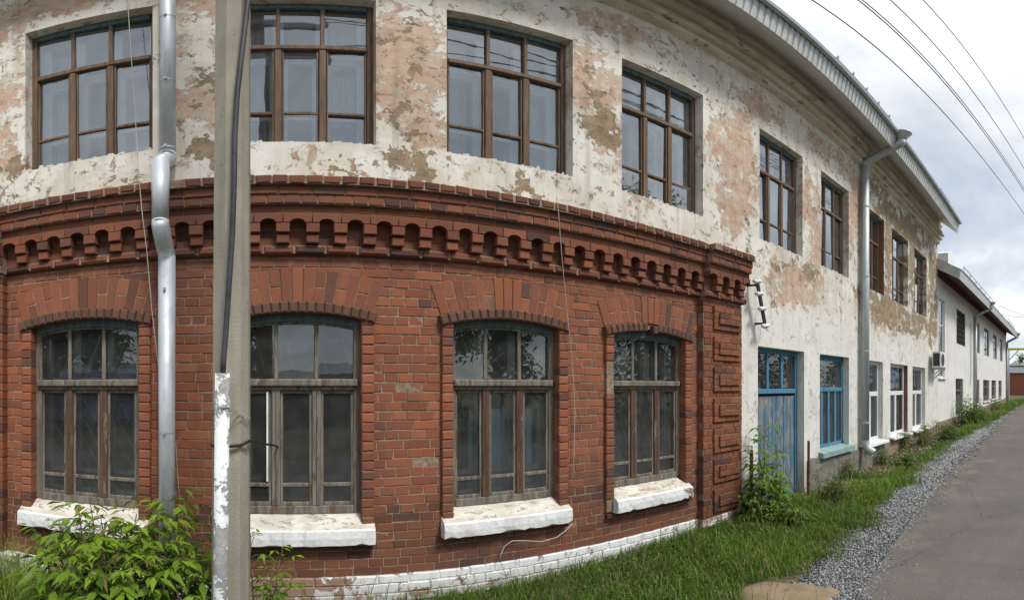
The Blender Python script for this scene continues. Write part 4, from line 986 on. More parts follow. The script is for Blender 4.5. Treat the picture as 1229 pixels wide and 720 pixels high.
# air conditioner on the end of the old wall
p = at(1120.5, 428, 3.4)
ac = empty('air_conditioner', (14.15, YF, 2.28), 0, 'white air conditioner box hung on the wall beside the tall narrow window', 'air conditioner')
mb = MB(); mb.bbox(0, .68, -.36, -.10, 0, .48, .02); mb.build('case', M['pvc'], ac)
mb = MB(); mb.tube([(.25, -.362, .24), (.25, -.372, .24)], .19, 24); mb.build('fan_grille', M['iron'], ac)
mb = MB(); mb.bbox(-.012, -.002, -.33, -.13, .05, .43, .004); mb.build('side_vent', M['iron'], ac)
mb = MB()
for x in (.10, .56): mb = MB(); mb.bar((x, 0, -.02), (x, -.38, -.02), .03, .03); mb.bar((x, 0, -.32), (x, -.36, -.03), .025, .025); mb.build('bracket', M['galv_dull'], ac)

# ------------------------------------------------------------------ utility pole, conduit and cables
RP = 2.40
tb, tt = (276.5 - CX) / FPX, (282 - CX) / FPX
pb = np.array((RP * math.sin(tb), RP * math.cos(tb)))
lean = RP * (math.tan(tt) - math.tan(tb)) / 2.0 * .55
pole = empty('utility_pole', (pb[0], pb[1], 0), -tb * .0, 'square grey concrete utility pole in front of the brick wall', 'pole')
def pole_sec(z):
    k = 1 - .030 * z; hw = .092 * k; fw = .058 * k; d = .092 * k; cx = lean * (z - .3) / 2
    return [(cx - hw, d, z), (cx - hw * 1.0, -d * .35, z), (cx - .020, -d, z), (cx + fw, -d, z), (cx + hw, -d * .25, z), (cx + hw, d, z)]
mb = MB(); Z = list(np.linspace(-.6, 7.6, 28)); n = 6; vs = [v for z in Z for v in pole_sec(z)]
fs = [(i * n + k, i * n + (k + 1) % n, (i + 1) * n + (k + 1) % n, (i + 1) * n + k) for i in range(len(Z) - 1) for k in range(n)] + [tuple(range(n - 1, -1, -1)), tuple(range((len(Z) - 1) * n, len(Z) * n))]
mb.add(vs, fs); mb.build('shaft', M['concrete'], pole)
mb = MB(); mb.bbox(-.55, .75, -.16, -.09, 6.10, 6.18, .006, back=True); mb.bbox(-.55, .75, -.16, -.09, 6.75, 6.83, .006, back=True); mb.build('cross_arm', M['galv_dull'], pole)
ARM = [(-.5, 6.20), (.15, 6.20), (.7, 6.20), (-.5, 6.85), (.7, 6.85)]
for (x, z) in ARM: mb = MB(); mb.tube([(x, -.125, z - .04), (x, -.125, z), (x, -.125, z + .05), (x, -.125, z + .09)], [.012, .035, .04, .02], 10); mb.build('insulator', M['porcelain'], pole, smooth=True)

def pt(px, py, r):
    t_, p_ = (px - CX) / FPX, (CY - py) / FPX
    return (r * math.sin(t_), r * math.cos(t_), EYE + r * math.tan(p_))
mb = MB(); a, b = pt(267, 448, 2.235), pt(264.5, 730, 2.235)
d_ = np.array(b) - np.array(a); e_ = np.array(a) + d_ * (a[2] + .3) / (a[2] - b[2])
mb.tube([a, tuple(e_)], .0345, 18); o = mb.build('conduit_pipe', M['pipewhite'], None, smooth=False)
for p_ in o.data.polygons: p_.use_smooth = len(p_.vertices) == 4
tag(o, 'upright white-painted metal pipe with flaking paint strapped against the concrete pole', 'pipe')
mb = MB(); mb.tube([pt(301, -45, 2.27), pt(298, 0, 2.27), pt(292, 50, 2.275), pt(285, 110, 2.275), pt(282, 160, 2.275), pt(281, 220, 2.27), pt(279, 280, 2.265), pt(275, 340, 2.26), pt(271, 400, 2.255), pt(268.5, 430, 2.245), pt(267.2, 452, 2.236)], .0135, 10)
tag(mb.build('power_cable', M['cable_dark'], None, smooth=True), 'thick dark cable running down the concrete pole into the white pipe', 'cable')
mb = MB(); mb.tube([pt(254, 497, 2.42), pt(258, 488, 2.24), pt(263, 487.5, 2.195), pt(270, 488, 2.192), pt(276, 489.5, 2.22), pt(286, 495, 2.29), pt(299, 501, 2.33), pt(301, 502, 2.42)], .0028, 6); mb.tube([pt(258, 489.5, 2.24), pt(266, 489.5, 2.192), pt(275, 491.5, 2.22), pt(299, 504, 2.33)], .0028, 6)
tag(mb.build('wire_tie', M['galv_dull']), 'twisted steel wire tying the white pipe to the concrete pole', 'wire')
mb = MB(); mb.tube([pt(253, 534, 2.50), pt(257, 535.5, 2.30), pt(266, 536, 2.27), pt(276, 535.5, 2.285), pt(288, 534.5, 2.29), pt(294, 532, 2.30), pt(299, 529.5, 2.315), pt(304, 530, 2.42), pt(315, 532.5, 2.7), pt(329, 534.5, 3.2), pt(334, 536, 3.9)], .0075, 8)
tag(mb.build('black_cable', M['cable_black'], None, smooth=True), 'thin black cable crossing the concrete pole at waist height towards the window', 'cable')

# wires on the facade
def wire(name, pts, r, mat, label, cat='wire'):
    mb = MB(); mb.tube(pts, r, 6); return tag(mb.build(name, M[mat], None, smooth=True), label, cat)
wire('slack_wire', [at(150, -12, 3.70), at(153, 0, 3.70), at(157, 60, 3.66), at(163, 150, 3.60), at(167, 215, 3.53), at(170, 250, 3.50), at(176, 300, 3.54), at(182, 370, 3.62), at(190, 440, 3.70), at(202, 500, 3.725), at(211, 535, 3.725), at(214, 580, 3.725), at(217, 616, 3.73)], .0035, 'cable_pale', 'thin pale wire hanging past the leftmost upper window and behind the shiny downpipe')
wire('slack_wire', [at(668, 236, 3.50), at(670, 252, 3.50), at(674, 305, 3.58), at(680, 370, 3.64), at(686, 425, 3.69), at(690, 490, 3.715), at(689, 545, 3.715), at(685, 596, 3.72)], .0035, 'cable_pale', 'thin pale wire hanging down the brick wall right of the window with the blue cloth')
wire('slack_wire', [at(599, 674, 3.70), at(601, 665, 3.70), at(606, 655, 3.70), at(615, 649, 3.70), at(632, 649, 3.70), at(650, 650, 3.69), at(668, 645, 3.68), at(680, 636, 3.68), at(687, 628, 3.68)], .0045, 'cable_pale', 'short pale wire curling on the bricks under a white sill')

# overhead lines: from the pole's cross-arms along the street to a pole out of the picture
def line(name, A, B, arm, r, label, group='overhead lines along the street'):
    def P(px, py, h): 
        t_, p_ = (px - CX) / FPX, (CY - py) / FPX; rr = h / math.tan(p_); return np.array((rr * math.sin(t_), rr * math.cos(t_), EYE + h))
    a, b = P(*A), P(*B); d = b - a
    start = np.array((pb[0] + arm[0], pb[1] - .125, arm[1] + .06))
    pts = [tuple(start)] + [tuple(a + d * s + np.array((0, 0, -.0))) for s in np.linspace(-.05, 2.2, 30)]
    mb = MB(); mb.tube(pts, r, 6); return tag(mb.build(name, M['cable_line']), label, 'wire', group)
M['cable_line'] = simple('weathered_aluminium_line', (.085, .085, .09), (.13, .13, .135), 9, .6, bump=.02)
line('overhead_line', (974.6, 0, 4.9), (1229, 256.5, 6.0), ARM[0], .009, 'lowest overhead wire, the one nearest the eaves')
line('overhead_line', (1030, 0, 5.0), (1229, 229.4, 6.0), ARM[1], .009, 'left strand of the close pair of overhead wires')
line('overhead_line', (1035, 0, 5.05), (1229, 226, 6.1), ARM[2], .008, 'right strand of the close pair of overhead wires')
line('overhead_line', (1068.6, 0, 5.4), (1229, 202, 6.3), ARM[3], .008, 'overhead wire right of the close pair, second highest at the edge')
line('overhead_line', (1108, 0, 5.6), (1229, 166, 6.5), ARM[4], .007, 'highest and rightmost overhead wire against the bright cloud')

# ------------------------------------------------------------------ far end of the street
mb = MB(); far = empty('far_brick_building', (52, 0, .85), 0, 'red brick outbuilding at the far end of the street', 'building')
mb.box(0, 8, -6, 6.6, -.4, 2.35); mb.build('wall', M['brick_far'] if 'brick_far' in M else simple('far_brick', (.20, .075, .045), (.30, .125, .075), 2.5, .9, stretch=(3, 3, 14), bump=.3), far)
mb = MB(); mb.add([(-.2, -6.2, 2.35), (-.2, 6.8, 2.35), (4, 6.8, 3.1), (4, -6.2, 3.1), (8.2, -6.2, 2.35), (8.2, 6.8, 2.35)], [(0, 3, 2, 1), (3, 4, 5, 2), (0, 4, 3), (1, 2, 5)]); mb.build('roof', M['roofing'], far)
fh = empty('far_white_house', (74, 0, .95), 0, 'distant pale house with a white roof behind the brick outbuilding', 'house')
mb = MB(); mb.box(0, 8, 3.9, 7.2, -.3, 4.0); mb.build('wall', simple('far_grey_wall', (.34, .33, .30), (.44, .43, .40), 1, .9), fh)
mb = MB(); mb.add([(-.3, 3.6, 4.0), (-.3, 7.5, 4.0), (8.3, 7.5, 4.0), (8.3, 3.6, 4.0), (-.3, 5.5, 4.9), (8.3, 5.5, 4.9)], [(0, 4, 1), (3, 2, 5), (0, 3, 5, 4), (1, 4, 5, 2)]); mb.build('roof', M['pvc'], fh)
mb = MB(); mb.box(-.05, .02, 5.0, 6.0, 2.2, 3.3); mb.build('window', M['iron'], fh)
gp = empty('gas_pipe', (36.5, 0, gz(36.5)), 0, 'yellow overhead gas pipe crossing the street end on a grey post', 'pipe')
yq = 36.5 / math.tan((1210.5 - CX) / FPX)
mb = MB(); zt = EYE + math.hypot(36.5, yq) * math.tan((CY - 419) / FPX) - gz(36.5)
mb.tube([(0, yq + .1, zt), (0, -7.0, zt)], .085, 10); mb.tube([(0, -7.0, zt), (0, -7.0, -.2)], .085, 10); mb.build('pipe_run', M['yellow'], gp)
mb = MB(); mb.tube([(.0, yq, zt - .09), (0, yq, -.3)], .07, 10); mb.bar((0, yq, zt - .85), (0, yq - .75, zt - .1), .07, .07); mb.build('post', M['galv_dull'], gp)
w1 = MB(); w1.tube([(27.4, 3.24, 5.95), (28, 3.21, 6.43), (34, 2.9, 6.98), (40, 2.6, 7.6), (58, 1.7, 9.6)], .016, 5); w1.tube([(27.6, 3.23, 5.9), (29.5, 3.2, 6.1), (34, 2.95, 6.65), (40, 2.6, 7.45), (58, 1.6, 9.3)], .016, 5); tag(w1.build('service_wire', M['cable_line']), 'pair of thin wires sagging from the far corner of the white building', 'wire')

# ------------------------------------------------------------------ vegetation
def leaves_mesh(name, base, dirs, ups, L, W, C, mat, parent=None, droop=.25):
    "leaflets as folded blades: base (n,3), dirs (n,3), ups (n,3), L, W (n,), C (n,3)"
    dirs = dirs / (np.linalg.norm(dirs, axis=1, keepdims=True) + 1e-9)
    side = np.cross(dirs, ups); side /= (np.linalg.norm(side, axis=1, keepdims=True) + 1e-9); up = np.cross(side, dirs)
    L = L[:, None]; W = W[:, None]
    def P(t, s, u): return base + dirs * L * t + side * W * s + up * (u * W) - np.array((0, 0, 1.0)) * (droop * L * t * t)
    pts = [P(0, 0, 0), P(.5, 0, -.10), P(1, 0, 0), P(.20, .34, .06), P(.42, .5, .12), P(.70, .22, .08), P(.20, -.34, .06), P(.42, -.5, .12), P(.70, -.22, .08)]
    V = np.stack(pts, 1).reshape(-1, 3); n = len(base)
    tri = np.array([(0, 1, 3), (3, 1, 4), (4, 1, 5), (5, 1, 2), (0, 6, 1), (6, 7, 1), (7, 8, 1), (8, 2, 1)])
    F = (np.arange(n)[:, None, None] * 9 + tri[None]).reshape(-1, 3)
    return np_mesh(name, V, F, np.repeat(C, 8, axis=0), mat, parent)

def maple_leaf_cluster(P, D, size, rng, n=5):
    "one compound leaf: rachis at P pointing D, returns leaflet arrays"
    D = D / np.linalg.norm(D); up = np.array((0, 0, 1.0)); s = np.cross(D, up); s /= (np.linalg.norm(s) + 1e-9)
    out = []
    pl = size * .9
    specs = [(1.0, 0, 1.0), (.62, 1, .85), (.62, -1, .85)] + ([(.30, 1, .7), (.30, -1, .7)] if n >= 5 else [])
    for t, sd, k in specs:
        b = P + D * pl * t - up * pl * .18 * t * t
        d = D * (1 if sd == 0 else .55) + s * sd * .85 - up * rng.uniform(.25, .85)
        u = up + rng.normal(0, .25, 3)
        out.append((b, d, u, size * k * rng.uniform(.85, 1.1), size * k * rng.uniform(.34, .46)))
    return out

def shrub(name, label, cat, base, stems, size, seed, pal, leafn=16, group=None, parent_loc=None, start=.12):
    rng = np.random.default_rng(seed); root = empty(name, base, 0, label, cat, group)
    st = MB(); items = []; cols = []
    for (dx, dy, h, ox, oy) in stems:
        p0 = np.array((ox, oy, -.03)); n = 9; path = []
        for k in range(n):
            t = k / (n - 1); path.append(p0 + np.array((dx * t ** 1.4, dy * t ** 1.4, h * t)) + rng.normal(0, .012, 3) * (k > 0))
        st.tube([tuple(q) for q in path], [.010 * (1 - .75 * k / (n - 1)) * (.6 + h * .5) for k in range(n)], 6)
        for k in range(leafn):
            t = start + (1 - start) * (k + rng.uniform(-.3, .3)) / leafn; t = min(max(t, 0), 1)
            f = t * (n - 1); i = min(int(f), n - 2); p = path[i] + (path[i + 1] - path[i]) * (f - i)
            for sgn in (0, 1):
                a = k * 1.75 + sgn * math.pi + rng.uniform(-.5, .5); el = .25 + .5 * t + rng.uniform(-.2, .25)
                d = np.array((math.cos(a), math.sin(a), el)); tw = rng.uniform(.05, .20) * (1.25 - .8 * t) * h ** .5
                q = p + d / np.linalg.norm(d) * tw
                st.tube([tuple(p), tuple(q)], .0022, 4, cap=False)
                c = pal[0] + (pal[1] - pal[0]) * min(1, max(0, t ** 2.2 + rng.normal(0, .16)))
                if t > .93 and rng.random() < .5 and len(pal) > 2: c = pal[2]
                for it in maple_leaf_cluster(q, d + np.array((0, 0, -.25)), size * rng.choice((.55, .8, 1.0, 1.1, 1.25)) * rng.uniform(.85, 1.1) * (1.1 - .35 * t), rng, 5 if rng.random() < .7 else 3): items.append(it); cols.append(c * rng.uniform(.75, 1.18) if rng.random() > .02 else np.array((.20, .15, .05)))
    st.build('stem', M['bark'], root)
    A = [np.array([it[i] for it in items]) for i in range(5)]
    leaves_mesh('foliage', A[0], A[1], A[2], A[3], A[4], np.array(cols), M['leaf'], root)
    return root
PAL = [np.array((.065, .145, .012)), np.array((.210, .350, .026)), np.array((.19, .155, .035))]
PAL2 = [np.array((.040, .090, .012)), np.array((.125, .235, .022))]
PAL3 = [np.array((.030, .070, .013)), np.array((.080, .150, .026))]
rng = np.random.default_rng(5)
def gpt(px, r): t_ = (px - CX) / FPX; return (r * math.sin(t_), r * math.cos(t_))
# the maple suckers at the left, in front of the wall
bx, by = gpt(150, 2.95)
stems = []
for px, r, top in ((48, 2.95, 640), (70, 3.0, 622), (95, 2.75, 606), (120, 3.0, 612), (60, 2.6, 655), (105, 2.55, 640), (140, 2.65, 630), (165, 2.9, 612), (190, 2.7, 605), (205, 3.0, 590), (222, 2.8, 622), (238, 2.65, 640), (180, 2.5, 650), (215, 2.48, 660), (130, 2.45, 665), (248, 2.7, 662), (85, 2.45, 668), (160, 2.42, 672), (110, 2.9, 600), (152, 2.75, 632), (200, 2.62, 628), (212, 2.9, 600), (75, 2.8, 632), (230, 2.5, 676), (135, 2.8, 625)):
    x, y = gpt(px, r); h = EYE - r * math.tan((top - CY) / FPX); ox, oy = (x - bx) * .75, (y - by) * .75
    stems.append((x - bx - ox, y - by - oy, h, ox, oy))
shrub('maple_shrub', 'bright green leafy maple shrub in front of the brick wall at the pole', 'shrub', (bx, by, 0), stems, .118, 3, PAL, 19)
x, y = gpt(316, 2.95)
shrub('maple_shrub', 'small leafy maple shoot just right of the concrete pole', 'shrub', (x, y, 0), [(.0, .0, .80, -.08, .05), (.08, .02, .72, .03, 0), (-.03, .0, .62, .10, .1), (.1, 0, .55, -.04, .1), (.12, .02, .48, .05, .05)], .075, 8, PAL, 9)
# young sapling in front of the blue door
x, y = 5.06, 3.44
shrub('maple_sapling', 'slender young maple standing in front of the faded blue door', 'sapling', (x, y, gz(x)), [(.05, .02, 1.24, 0, 0), (-.08, .03, 1.05, .05, .03), (.14, -.02, .85, .1, 0), (-.14, -.03, .75, -.03, 0), (.02, -.08, .6, .03, -.04)], .125, 14, PAL, 19, start=.06)
def px_bush(px, py, h, wd, seed, label, pal=PAL3, size=.07, n=9, leafn=9, name='weed_bush', cat='bush', yoff=None):
    "bush whose foot is seen at pixel (px,py)"
    t_ = (px - CX) / FPX
    r = 6.0
    for _ in range(30): r = (EYE - gz(r * math.sin(t_))) / math.tan((py - CY) / FPX)
    x, y = r * math.sin(t_), r * math.cos(t_); rg = np.random.default_rng(seed)
    if y > YF - .15: y = YF - .15; x = y * math.tan(t_)
    st = [(rg.normal(0, wd * .35), rg.normal(0, wd * .3), h * rg.uniform(.6, 1.05), rg.normal(0, wd * .25), rg.normal(0, wd * .22)) for _ in range(n)]
    return shrub(name, label, cat, (x, y, gz(x)), st, size, seed, pal, leafn, start=.1)
px_bush(925, 628, .42, .42, 21, 'low dark bush at the foot of the sapling and the brick corner', PAL2, .085, 13, 8)
px_bush(902, 610, .40, .25, 22, 'dark green weed against the end of the brick pilaster', PAL3, .075, 9, 8)
px_bush(952, 630, .30, .30, 27, 'pale leafy burdock weed right of the sapling', PAL2, .11, 9, 5)
px_bush(1002, 605, .48, .30, 23, 'dark bushy weed in the grass below the blue barred window', PAL3, .06, 12, 10)
px_bush(1020, 552, .45, .18, 31, 'thin weed growing at the foot of the grey downpipe', PAL2, .05, 6, 9)
px_bush(1088, 561, .38, .42, 24, 'round green bush in the grass below the white plastic windows', PAL2, .06, 15, 9)
px_bush(1060, 557, .38, .2, 25, 'dry-looking tall weed against the rough plinth', PAL2, .05, 8, 9)
px_bush(1107, 535, .45, .5, 28, 'grassy green tuft beyond the round bush', PAL2, .07, 10, 8)
px_bush(1139, 529, .6, .9, 29, 'wide low weed clump beside the gravel', PAL2, .09, 14, 8)
px_bush(1160, 512, 1.15, .9, 26, 'tall feathery weed clump in front of the white building', PAL2, .11, 18, 12)
px_bush(1172, 508, .9, 1.0, 32, 'broad weed clump right of the tall feathery one', PAL2, .12, 14, 9)
px_bush(1196, 492, .8, 1.2, 33, 'weeds at the far corner of the white building', PAL2, .13, 12, 8)
def hanging(px, py, top, seed, label):
    x = (YF - .06) * math.tan((px - CX) / FPX); rg = np.random.default_rng(seed)
    shrub('climbing_weed', label, 'plant', (x, YF - .10, gz(x)), [(rg.normal(0, .05), 0, top * rg.uniform(.7, 1.0), rg.normal(0, .09), 0) for _ in range(7)], .075, seed, PAL3, 9, start=.3)
hanging(1083, 530, .52, 41, 'dark climbing weed under the middle white windowsill')
hanging(1107, 520, .48, 42, 'dark climbing weed under the farthest white windowsill')

# grass: one mass of blades
def blades(n, xy, h, lean, cols, wid):
    rg = RNG; b = np.column_stack([xy, [gz(x) for x in xy[:, 0]]]); a = rg.uniform(0, 6.283, n)
    side = np.column_stack([np.cos(a), np.sin(a), np.zeros(n)]) * wid[:, None]; dirv = np.column_stack([np.cos(a + 1.57 + rg.normal(0, .5, n)), np.sin(a + 1.57 + rg.normal(0, .5, n)), np.zeros(n)]) * (lean * h)[:, None]
    up = np.array((0, 0, 1.0)); H = h[:, None]
    p = [b - side, b + side, b + dirv * .25 + up * H * .5 - side * .8, b + dirv * .25 + up * H * .5 + side * .8, b + dirv * .65 + up * H * .85 - side * .45, b + dirv * .65 + up * H * .85 + side * .45, b + dirv * 1.25 + up * H * (1.02 - .35 * lean[:, None])]
    V = np.stack(p, 1).reshape(-1, 3); tri = np.array([(0, 1, 3), (0, 3, 2), (2, 3, 5), (2, 5, 4), (4, 5, 6)])
    F = (np.arange(n)[:, None, None] * 7 + tri[None]).reshape(-1, 3); return V, F, np.repeat(cols, 5, axis=0)
def fbm(x, y, s, seed):
    rg = np.random.default_rng(seed); v = np.zeros_like(x)
    for k in range(5):
        a = rg.uniform(0, 6.28, 3); f = s * 1.9 ** k; th = rg.uniform(0, 6.28, 3)
        v += sum(np.sin(f * (x * np.cos(t1) + y * np.sin(t1)) + a1) for t1, a1 in zip(th, a)) / (1.7 ** k)
    return v / 4
def ge(x): return grass_edge(x) + (.10 * math.sin(2.1 * x) + .08 * math.sin(5.3 * x + 1) + .05 * math.sin(11.7 * x) - (.12 if x > 9 else 0)) * (1 if x > 3.4 else .3)
VS, FS, CS = [], [], []; off = 0
def region(n, x0, x1, hmin, hmax, ylo=None, yhi=YF - .02, dens_thr=-1.2, w0=.0035, seed=1, tall=0.0):
    global off
    x = RNG.uniform(x0, x1, n); lo = np.array([ge(v) for v in x]) if ylo is None else np.full(n, ylo); y = lo + (yhi - lo) * RNG.uniform(0, 1, n) ** .95
    y += RNG.normal(0, .05, n); y = np.minimum(y, YF - .1 * ((x > 4.1) & (x < 4.95)) - .015)
    q = fbm(x, y, 2.6, seed); d = fbm(x, y, 1.1, seed + 50)
    dirt = ((x > 6.0) & (y > 3.10) & (d > -.1)) | ((x > 8.4) & (y > 2.95 + .25 * q) & (d > -1.3))
    edge = (y - lo) / .35
    thin = ((np.hypot(x - 3.22, y - 1.95) < .36) | (dirt & (RNG.uniform(0, 1, n) < .95)) | ((edge < 1) & (RNG.uniform(0, 1, n) > edge ** .7 + .12)))
    keep = (q > dens_thr) & ~thin; x, y, q, d = x[keep], y[keep], q[keep], d[keep]; m = len(x)
    h = RNG.uniform(hmin, hmax, m) * (1 + .45 * q) * (1 + tall * (RNG.uniform(0, 1, m) < .03)); h = np.clip(h, .025, 1)
    c = np.array((.085, .168, .018))[None] * (1 + .35 * q[:, None]) * RNG.uniform(.7, 1.35, (m, 1)) + np.array((.075, .070, .008))[None] * np.clip(d + .35, 0, 1)[:, None]
    dry = RNG.uniform(0, 1, m) < .07; c[dry] = np.array((.19, .155, .075)) * RNG.uniform(.7, 1.2, (dry.sum(), 1))
    V, F, C = blades(m, np.column_stack([x, y]), h, np.clip(RNG.normal(.55, .3, m), .05, 1.3), c, w0 * RNG.uniform(.6, 1.5, m))
    VS.append(V); FS.append(F + off); CS.append(C); off += len(V)
region(26000, 1.2, 5.0, .04, .12, seed=1, tall=1.2)
region(16000, 5.0, 8.2, .06, .17, seed=2, w0=.0045, tall=1.0)
region(13000, 8.2, 14, .04, .11, seed=3, w0=.007, tall=1.2)
region(10000, 14, 26, .08, .22, seed=4, w0=.011, tall=1.2)
region(5000, 26, 38, .12, .30, seed=5, w0=.018)
region(9000, -3.4, 1.3, .04, .10, ylo=2.5, seed=6, tall=2.5)
region(2600, -2.9, -1.55, .25, .62, ylo=2.3, yhi=3.4, seed=7, w0=.0026)
region(700, -.6, 4.6, .08, .18, ylo=3.5, yhi=3.72, seed=9, w0=.0026, tall=1.0)
gr = np_mesh('grass', np.concatenate(VS), np.concatenate(FS), np.concatenate(CS), M['grass']); tag(gr, 'green unmown grass with dry stalks between the wall and the gravel', 'grass', kind='stuff')
# dry flowering stalks standing above the grass
def stalks(n, x0, x1, seed):
    rg = np.random.default_rng(seed); mb = MB()
    for _ in range(n):
        x = rg.uniform(x0, x1); lo = grass_edge(x) + .25; y = lo + (YF - .2 - lo) * rg.uniform(0, 1)
        h = rg.uniform(.18, .42) * (1.2 if x > 8 else 1); a = rg.uniform(0, 6.28); b_ = np.array((x, y, gz(x))); tip = b_ + np.array((math.cos(a) * h * .3, math.sin(a) * h * .3, h)); mid = (b_ + tip) / 2 + np.array((0, 0, h * .08))
        c = np.array((.26, .22, .11)) * rg.uniform(.6, 1.2); r_ = .0013 * max(1, x / 6)
        mb.tube([tuple(b_), tuple(mid), tuple(tip)], [r_, r_, r_ * .7], 3, 0, tuple(c), cap=False)
        for k in range(6):
            q_ = tip - (tip - mid) * k * .12; aa = rg.uniform(0, 6.28); mb.bar(tuple(q_), tuple(q_ + np.array((math.cos(aa) * .02, math.sin(aa) * .02, .022)) * max(1, x / 8)), r_ * 2.6, r_ * 1.6, 0, tuple(c * 1.1))
    return tag(mb.build('dry_stalks', M['grass']), 'thin dry seed stalks standing in the grass', 'grass', kind='stuff')
stalks(260, 1.3, 14, 88)
# low broad-leaved herbs among the grass
n = 5200; x = np.concatenate([RNG.uniform(1.0, 8.5, n // 2), RNG.uniform(8.5, 22, n // 4), RNG.uniform(1.2, 5, n // 4)]); n = len(x); lo = np.array([ge(v) for v in x]); y = lo + .12 + (YF - .12 - lo - .12) * RNG.uniform(0, 1, n)
q = fbm(x, y, 3.1, 77); keep = (q > .0) & ~((((x > 6) & (y > 3.15)) | ((x > 8.4) & (y > 2.95))) & (RNG.uniform(0, 1, n) < .9)) & ~((x > 4.0) & (y > 3.6)) & (np.hypot(x - 3.22, y - 1.95) > .36); x, y = x[keep], y[keep]; n = len(x); a = RNG.uniform(0, 6.283, n)
base = np.column_stack([x, y, [gz(v) + RNG.uniform(.01, .09) for v in x]]); dirs = np.column_stack([np.cos(a), np.sin(a), RNG.uniform(.1, .9, n)]); sc_ = np.clip(x / 7, .8, 2.0)
leaves_mesh('ground_herbs', base, dirs, np.tile((0, 0, 1.0), (n, 1)), RNG.uniform(.035, .085, n) * sc_, RNG.uniform(.015, .035, n) * sc_, np.array((.075, .150, .020))[None] * RNG.uniform(.6, 1.6, (n, 1)), M['leaf'])
tag(bpy.data.objects['ground_herbs'], 'low broad-leaved weeds mixed into the grass', 'weeds', kind='stuff')

# gravel chips
def chips(name, n, xr, ylo, yhi, smin, smax, pal, label, cat, seed, zoff=.004, spill=.05):
    rg = np.random.default_rng(seed); x = xr[0] + (xr[1] - xr[0]) * rg.uniform(0, 1, n) ** 1.7; lo = np.array([ylo(v) for v in x]); hi = np.array([yhi(v) for v in x]); y = lo + (hi - lo) * rg.uniform(0, 1, n) + rg.normal(0, spill, n) * (1 + .8 * (rg.uniform(0, 1, n) < .2))
    s = rg.uniform(smin, smax, n) * np.clip(x / 6, .8, 2.2); P = np.column_stack([x, y, [gz(v) + zoff for v in x]])
    oc = np.array([(1, 0, 0), (-1, 0, 0), (0, 1, 0), (0, -1, 0), (0, 0, 1), (0, 0, -1)], float); tri = np.array([(0, 2, 4), (2, 1, 4), (1, 3, 4), (3, 0, 4), (2, 0, 5), (1, 2, 5), (3, 1, 5), (0, 3, 5)])
    V = oc[None] * rg.uniform(.5, 1.2, (n, 6, 1)) * s[:, None, None]; V[:, :, 2] *= .65
    a = rg.uniform(0, 6.283, n); ca, sa = np.cos(a), np.sin(a); X = V[:, :, 0] * ca[:, None] - V[:, :, 1] * sa[:, None]; Y = V[:, :, 0] * sa[:, None] + V[:, :, 1] * ca[:, None]; V[:, :, 0], V[:, :, 1] = X, Y
    V = (V + P[:, None] + np.array((0, 0, 1.0)) * (s * .30)[:, None, None]).reshape(-1, 3); F = (np.arange(n)[:, None, None] * 6 + tri[None]).reshape(-1, 3)
    c = pal[rg.integers(0, len(pal), n)] * rg.uniform(.7, 1.3, (n, 1)); o = np_mesh(name, V, F, np.repeat(c, 8, axis=0), M['stone']); return tag(o, label, cat, kind='stuff')
GP = np.array([(.12, .125, .13), (.17, .175, .18), (.22, .225, .225), (.28, .285, .28), (.09, .093, .10), (.36, .36, .35)])
chips('gravel_chips', 26000, (2.9, 16), road_edge, lambda v: grass_edge(v) + .05, .009, .025, GP, 'grey crushed stone along the road edge', 'gravel', 3, spill=.085)
chips('gravel_chips_far', 5000, (14, 34), road_edge, lambda v: grass_edge(v), .012, .022, GP, 'grey crushed stone', 'gravel', 4)
bpy.data.objects['gravel_chips_far'].name = 'gravel_chips.001'
chips('rubble', 900, (7.2, 14), lambda v: 3.0, lambda v: 3.7, .006, .030, np.array([(.36, .31, .24), (.22, .17, .12), (.42, .38, .32), (.20, .09, .06)]), 'crumbled plaster and brick bits on bare soil at the wall foot', 'rubble', 6, .0)
tag(bpy.data.objects['gravel_chips.001'], 'finer grey crushed stone of the far road edge', 'gravel')
# sandy mound by the gravel
mb = MB(); n1, n2 = 40, 14; cx, cy = 3.20, 1.97; ca_, sa_ = math.cos(-1.02), math.sin(-1.02)
vs = []
for i in range(n2 + 1):
    for k in range(n1):
        a = 2 * math.pi * k / n1; t_ = i / n2; rr = (1 + .10 * math.sin(3 * a + 1) + .06 * math.sin(7 * a)) * t_
        u_, v_ = .46 * rr * math.cos(a), .34 * rr * math.sin(a); vs.append((cx + u_ * ca_ - v_ * sa_, cy + u_ * sa_ + v_ * ca_, gz(cx) + .05 * (1 - t_ ** 2) ** 1.2 + .012 - .03 * t_ ** 6 + random.uniform(-.005, .005) * (1 - t_)))
fs = [(i * n1 + k, (i + 1) * n1 + k, (i + 1) * n1 + (k + 1) % n1, i * n1 + (k + 1) % n1) for i in range(n2) for k in range(n1)]; mb.add(vs, fs)
tag(mb.build('sand_mound', simple('sandy_soil', (.20, .15, .095), (.28, .215, .14), 5, .95, bump=.8, bd=.012), None, smooth=True), kind='structure')

# iron stakes by the door
def stake(px, top, foot, label, r=.022):
    a = at(px, foot, 3.60); b = at(px, top, 3.60); g0 = gz(a[0]); mb = MB(); mb.tube([(a[0], a[1], g0 - .1), (b[0], b[1], b[2] - .01), (b[0] + .004, b[1], b[2])], [r, r, r * .8], 8); tag(mb.build('iron_stake', M['rust']), label, 'post', 'iron stakes by the door')
stake(902, 540, 596, 'rusty iron stake left of the blue door, beside the brick corner')
stake(970.5, 529, 588, 'rusty iron stake right of the blue door, in front of the plinth')

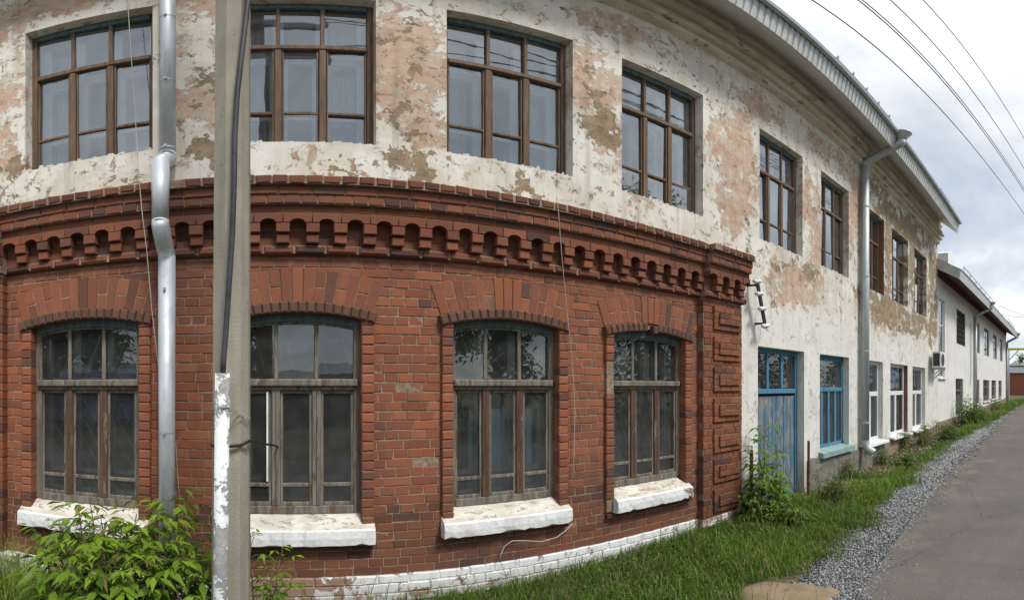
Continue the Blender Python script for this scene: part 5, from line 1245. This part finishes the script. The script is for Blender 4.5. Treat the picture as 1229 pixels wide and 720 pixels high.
# street side behind the camera, mirrored in the panes
op_ = empty('opposite_shed', (0, -16, 0), 0, 'long low dark shed across the road, mirrored in the window panes', 'shed')
mb = MB(); mb.box(-16, 5, -5, 0, -.3, 2.3); mb.build('wall', simple('dark_boards', (.08, .07, .06), (.13, .115, .10), 3, .9, stretch=(6, 6, .5)), op_)
mb = MB(); mb.add([(-16.4, .4, 2.25), (5.4, .4, 2.25), (5.4, -2.5, 2.9), (-16.4, -2.5, 2.9), (5.4, -5.4, 2.25), (-16.4, -5.4, 2.25)], [(1, 0, 3, 2), (2, 3, 5, 4), (0, 5, 3), (1, 2, 4)]); mb.build('roof', M['roofing'], op_)
def tree(name, label, x, y, h, r, seed):
    rg = np.random.default_rng(seed); root = empty(name, (x, y, 0), 0, label, 'tree', 'trees across the road')
    mb = MB(); mb.tube([(0, 0, -.3), (.03, 0, h * .3), (-.02, .05, h * .6), (.05, 0, h * .9)], [.16, .13, .08, .02], 8)
    for k in range(9):
        a = k * 2.4; z = h * (.3 + .06 * k); mb.tube([(0, 0, z), (r * .5 * math.cos(a), r * .5 * math.sin(a), z + h * .12), (r * .85 * math.cos(a), r * .85 * math.sin(a), z + h * .2)], [.05, .03, .01], 5)
    mb.build('trunk', M['bark'], root)
    n = 9000; cl = rg.normal(0, 1, (55, 3)) * np.array((r * .5, r * .5, h * .22)) + np.array((0, 0, h * .56)); idx = rg.integers(0, 55, n); P = cl[idx] + rg.normal(0, 1, (n, 3)) * r * .14; a = rg.uniform(0, 6.28, n)
    leaves_mesh('crown', P, np.column_stack([np.cos(a), np.sin(a), rg.normal(-.2, .5, n)]), rg.normal(0, .5, (n, 3)) + np.array((0, 0, 1.0)), rg.uniform(.20, .36, n), rg.uniform(.12, .2, n), np.array((.035, .065, .015))[None] * rg.uniform(.6, 1.5, (n, 1)), M['leaf'], root)
tree('roadside_tree', 'tall leafy tree across the road, mirrored in the leftmost window', -9.0, -13.0, 8.0, 2.6, 61)
tree('roadside_tree', 'smaller leafy tree across the road, mirrored beside the pole', -2.9, -12.5, 4.6, 1.3, 62)
tree('roadside_tree', 'dense tree across the road, mirrored in the window with blue cloth', 9.5, -13.0, 8.5, 2.6, 63)
tree('roadside_tree', 'dense tree across the road, mirrored in the window with fan bars', 18.0, -13.5, 9.0, 3.6, 65)
tree('roadside_tree', 'broad tree across the road, mirrored in the blue door panes', 28.0, -12.5, 9.0, 4.2, 66)
tree('roadside_tree', 'broad tree farther along the road, mirrored in the white plastic windows', 44.0, -11.0, 9.0, 4.5, 67)
tree('roadside_tree', 'broad tree farthest along the road, mirrored in the far panes', 62.0, -11.0, 10.0, 5.0, 68)
tree('far_tree', 'dark green tree beyond the brick outbuilding at the right edge', 60, 2.2, 4.3, 2.0, 64)
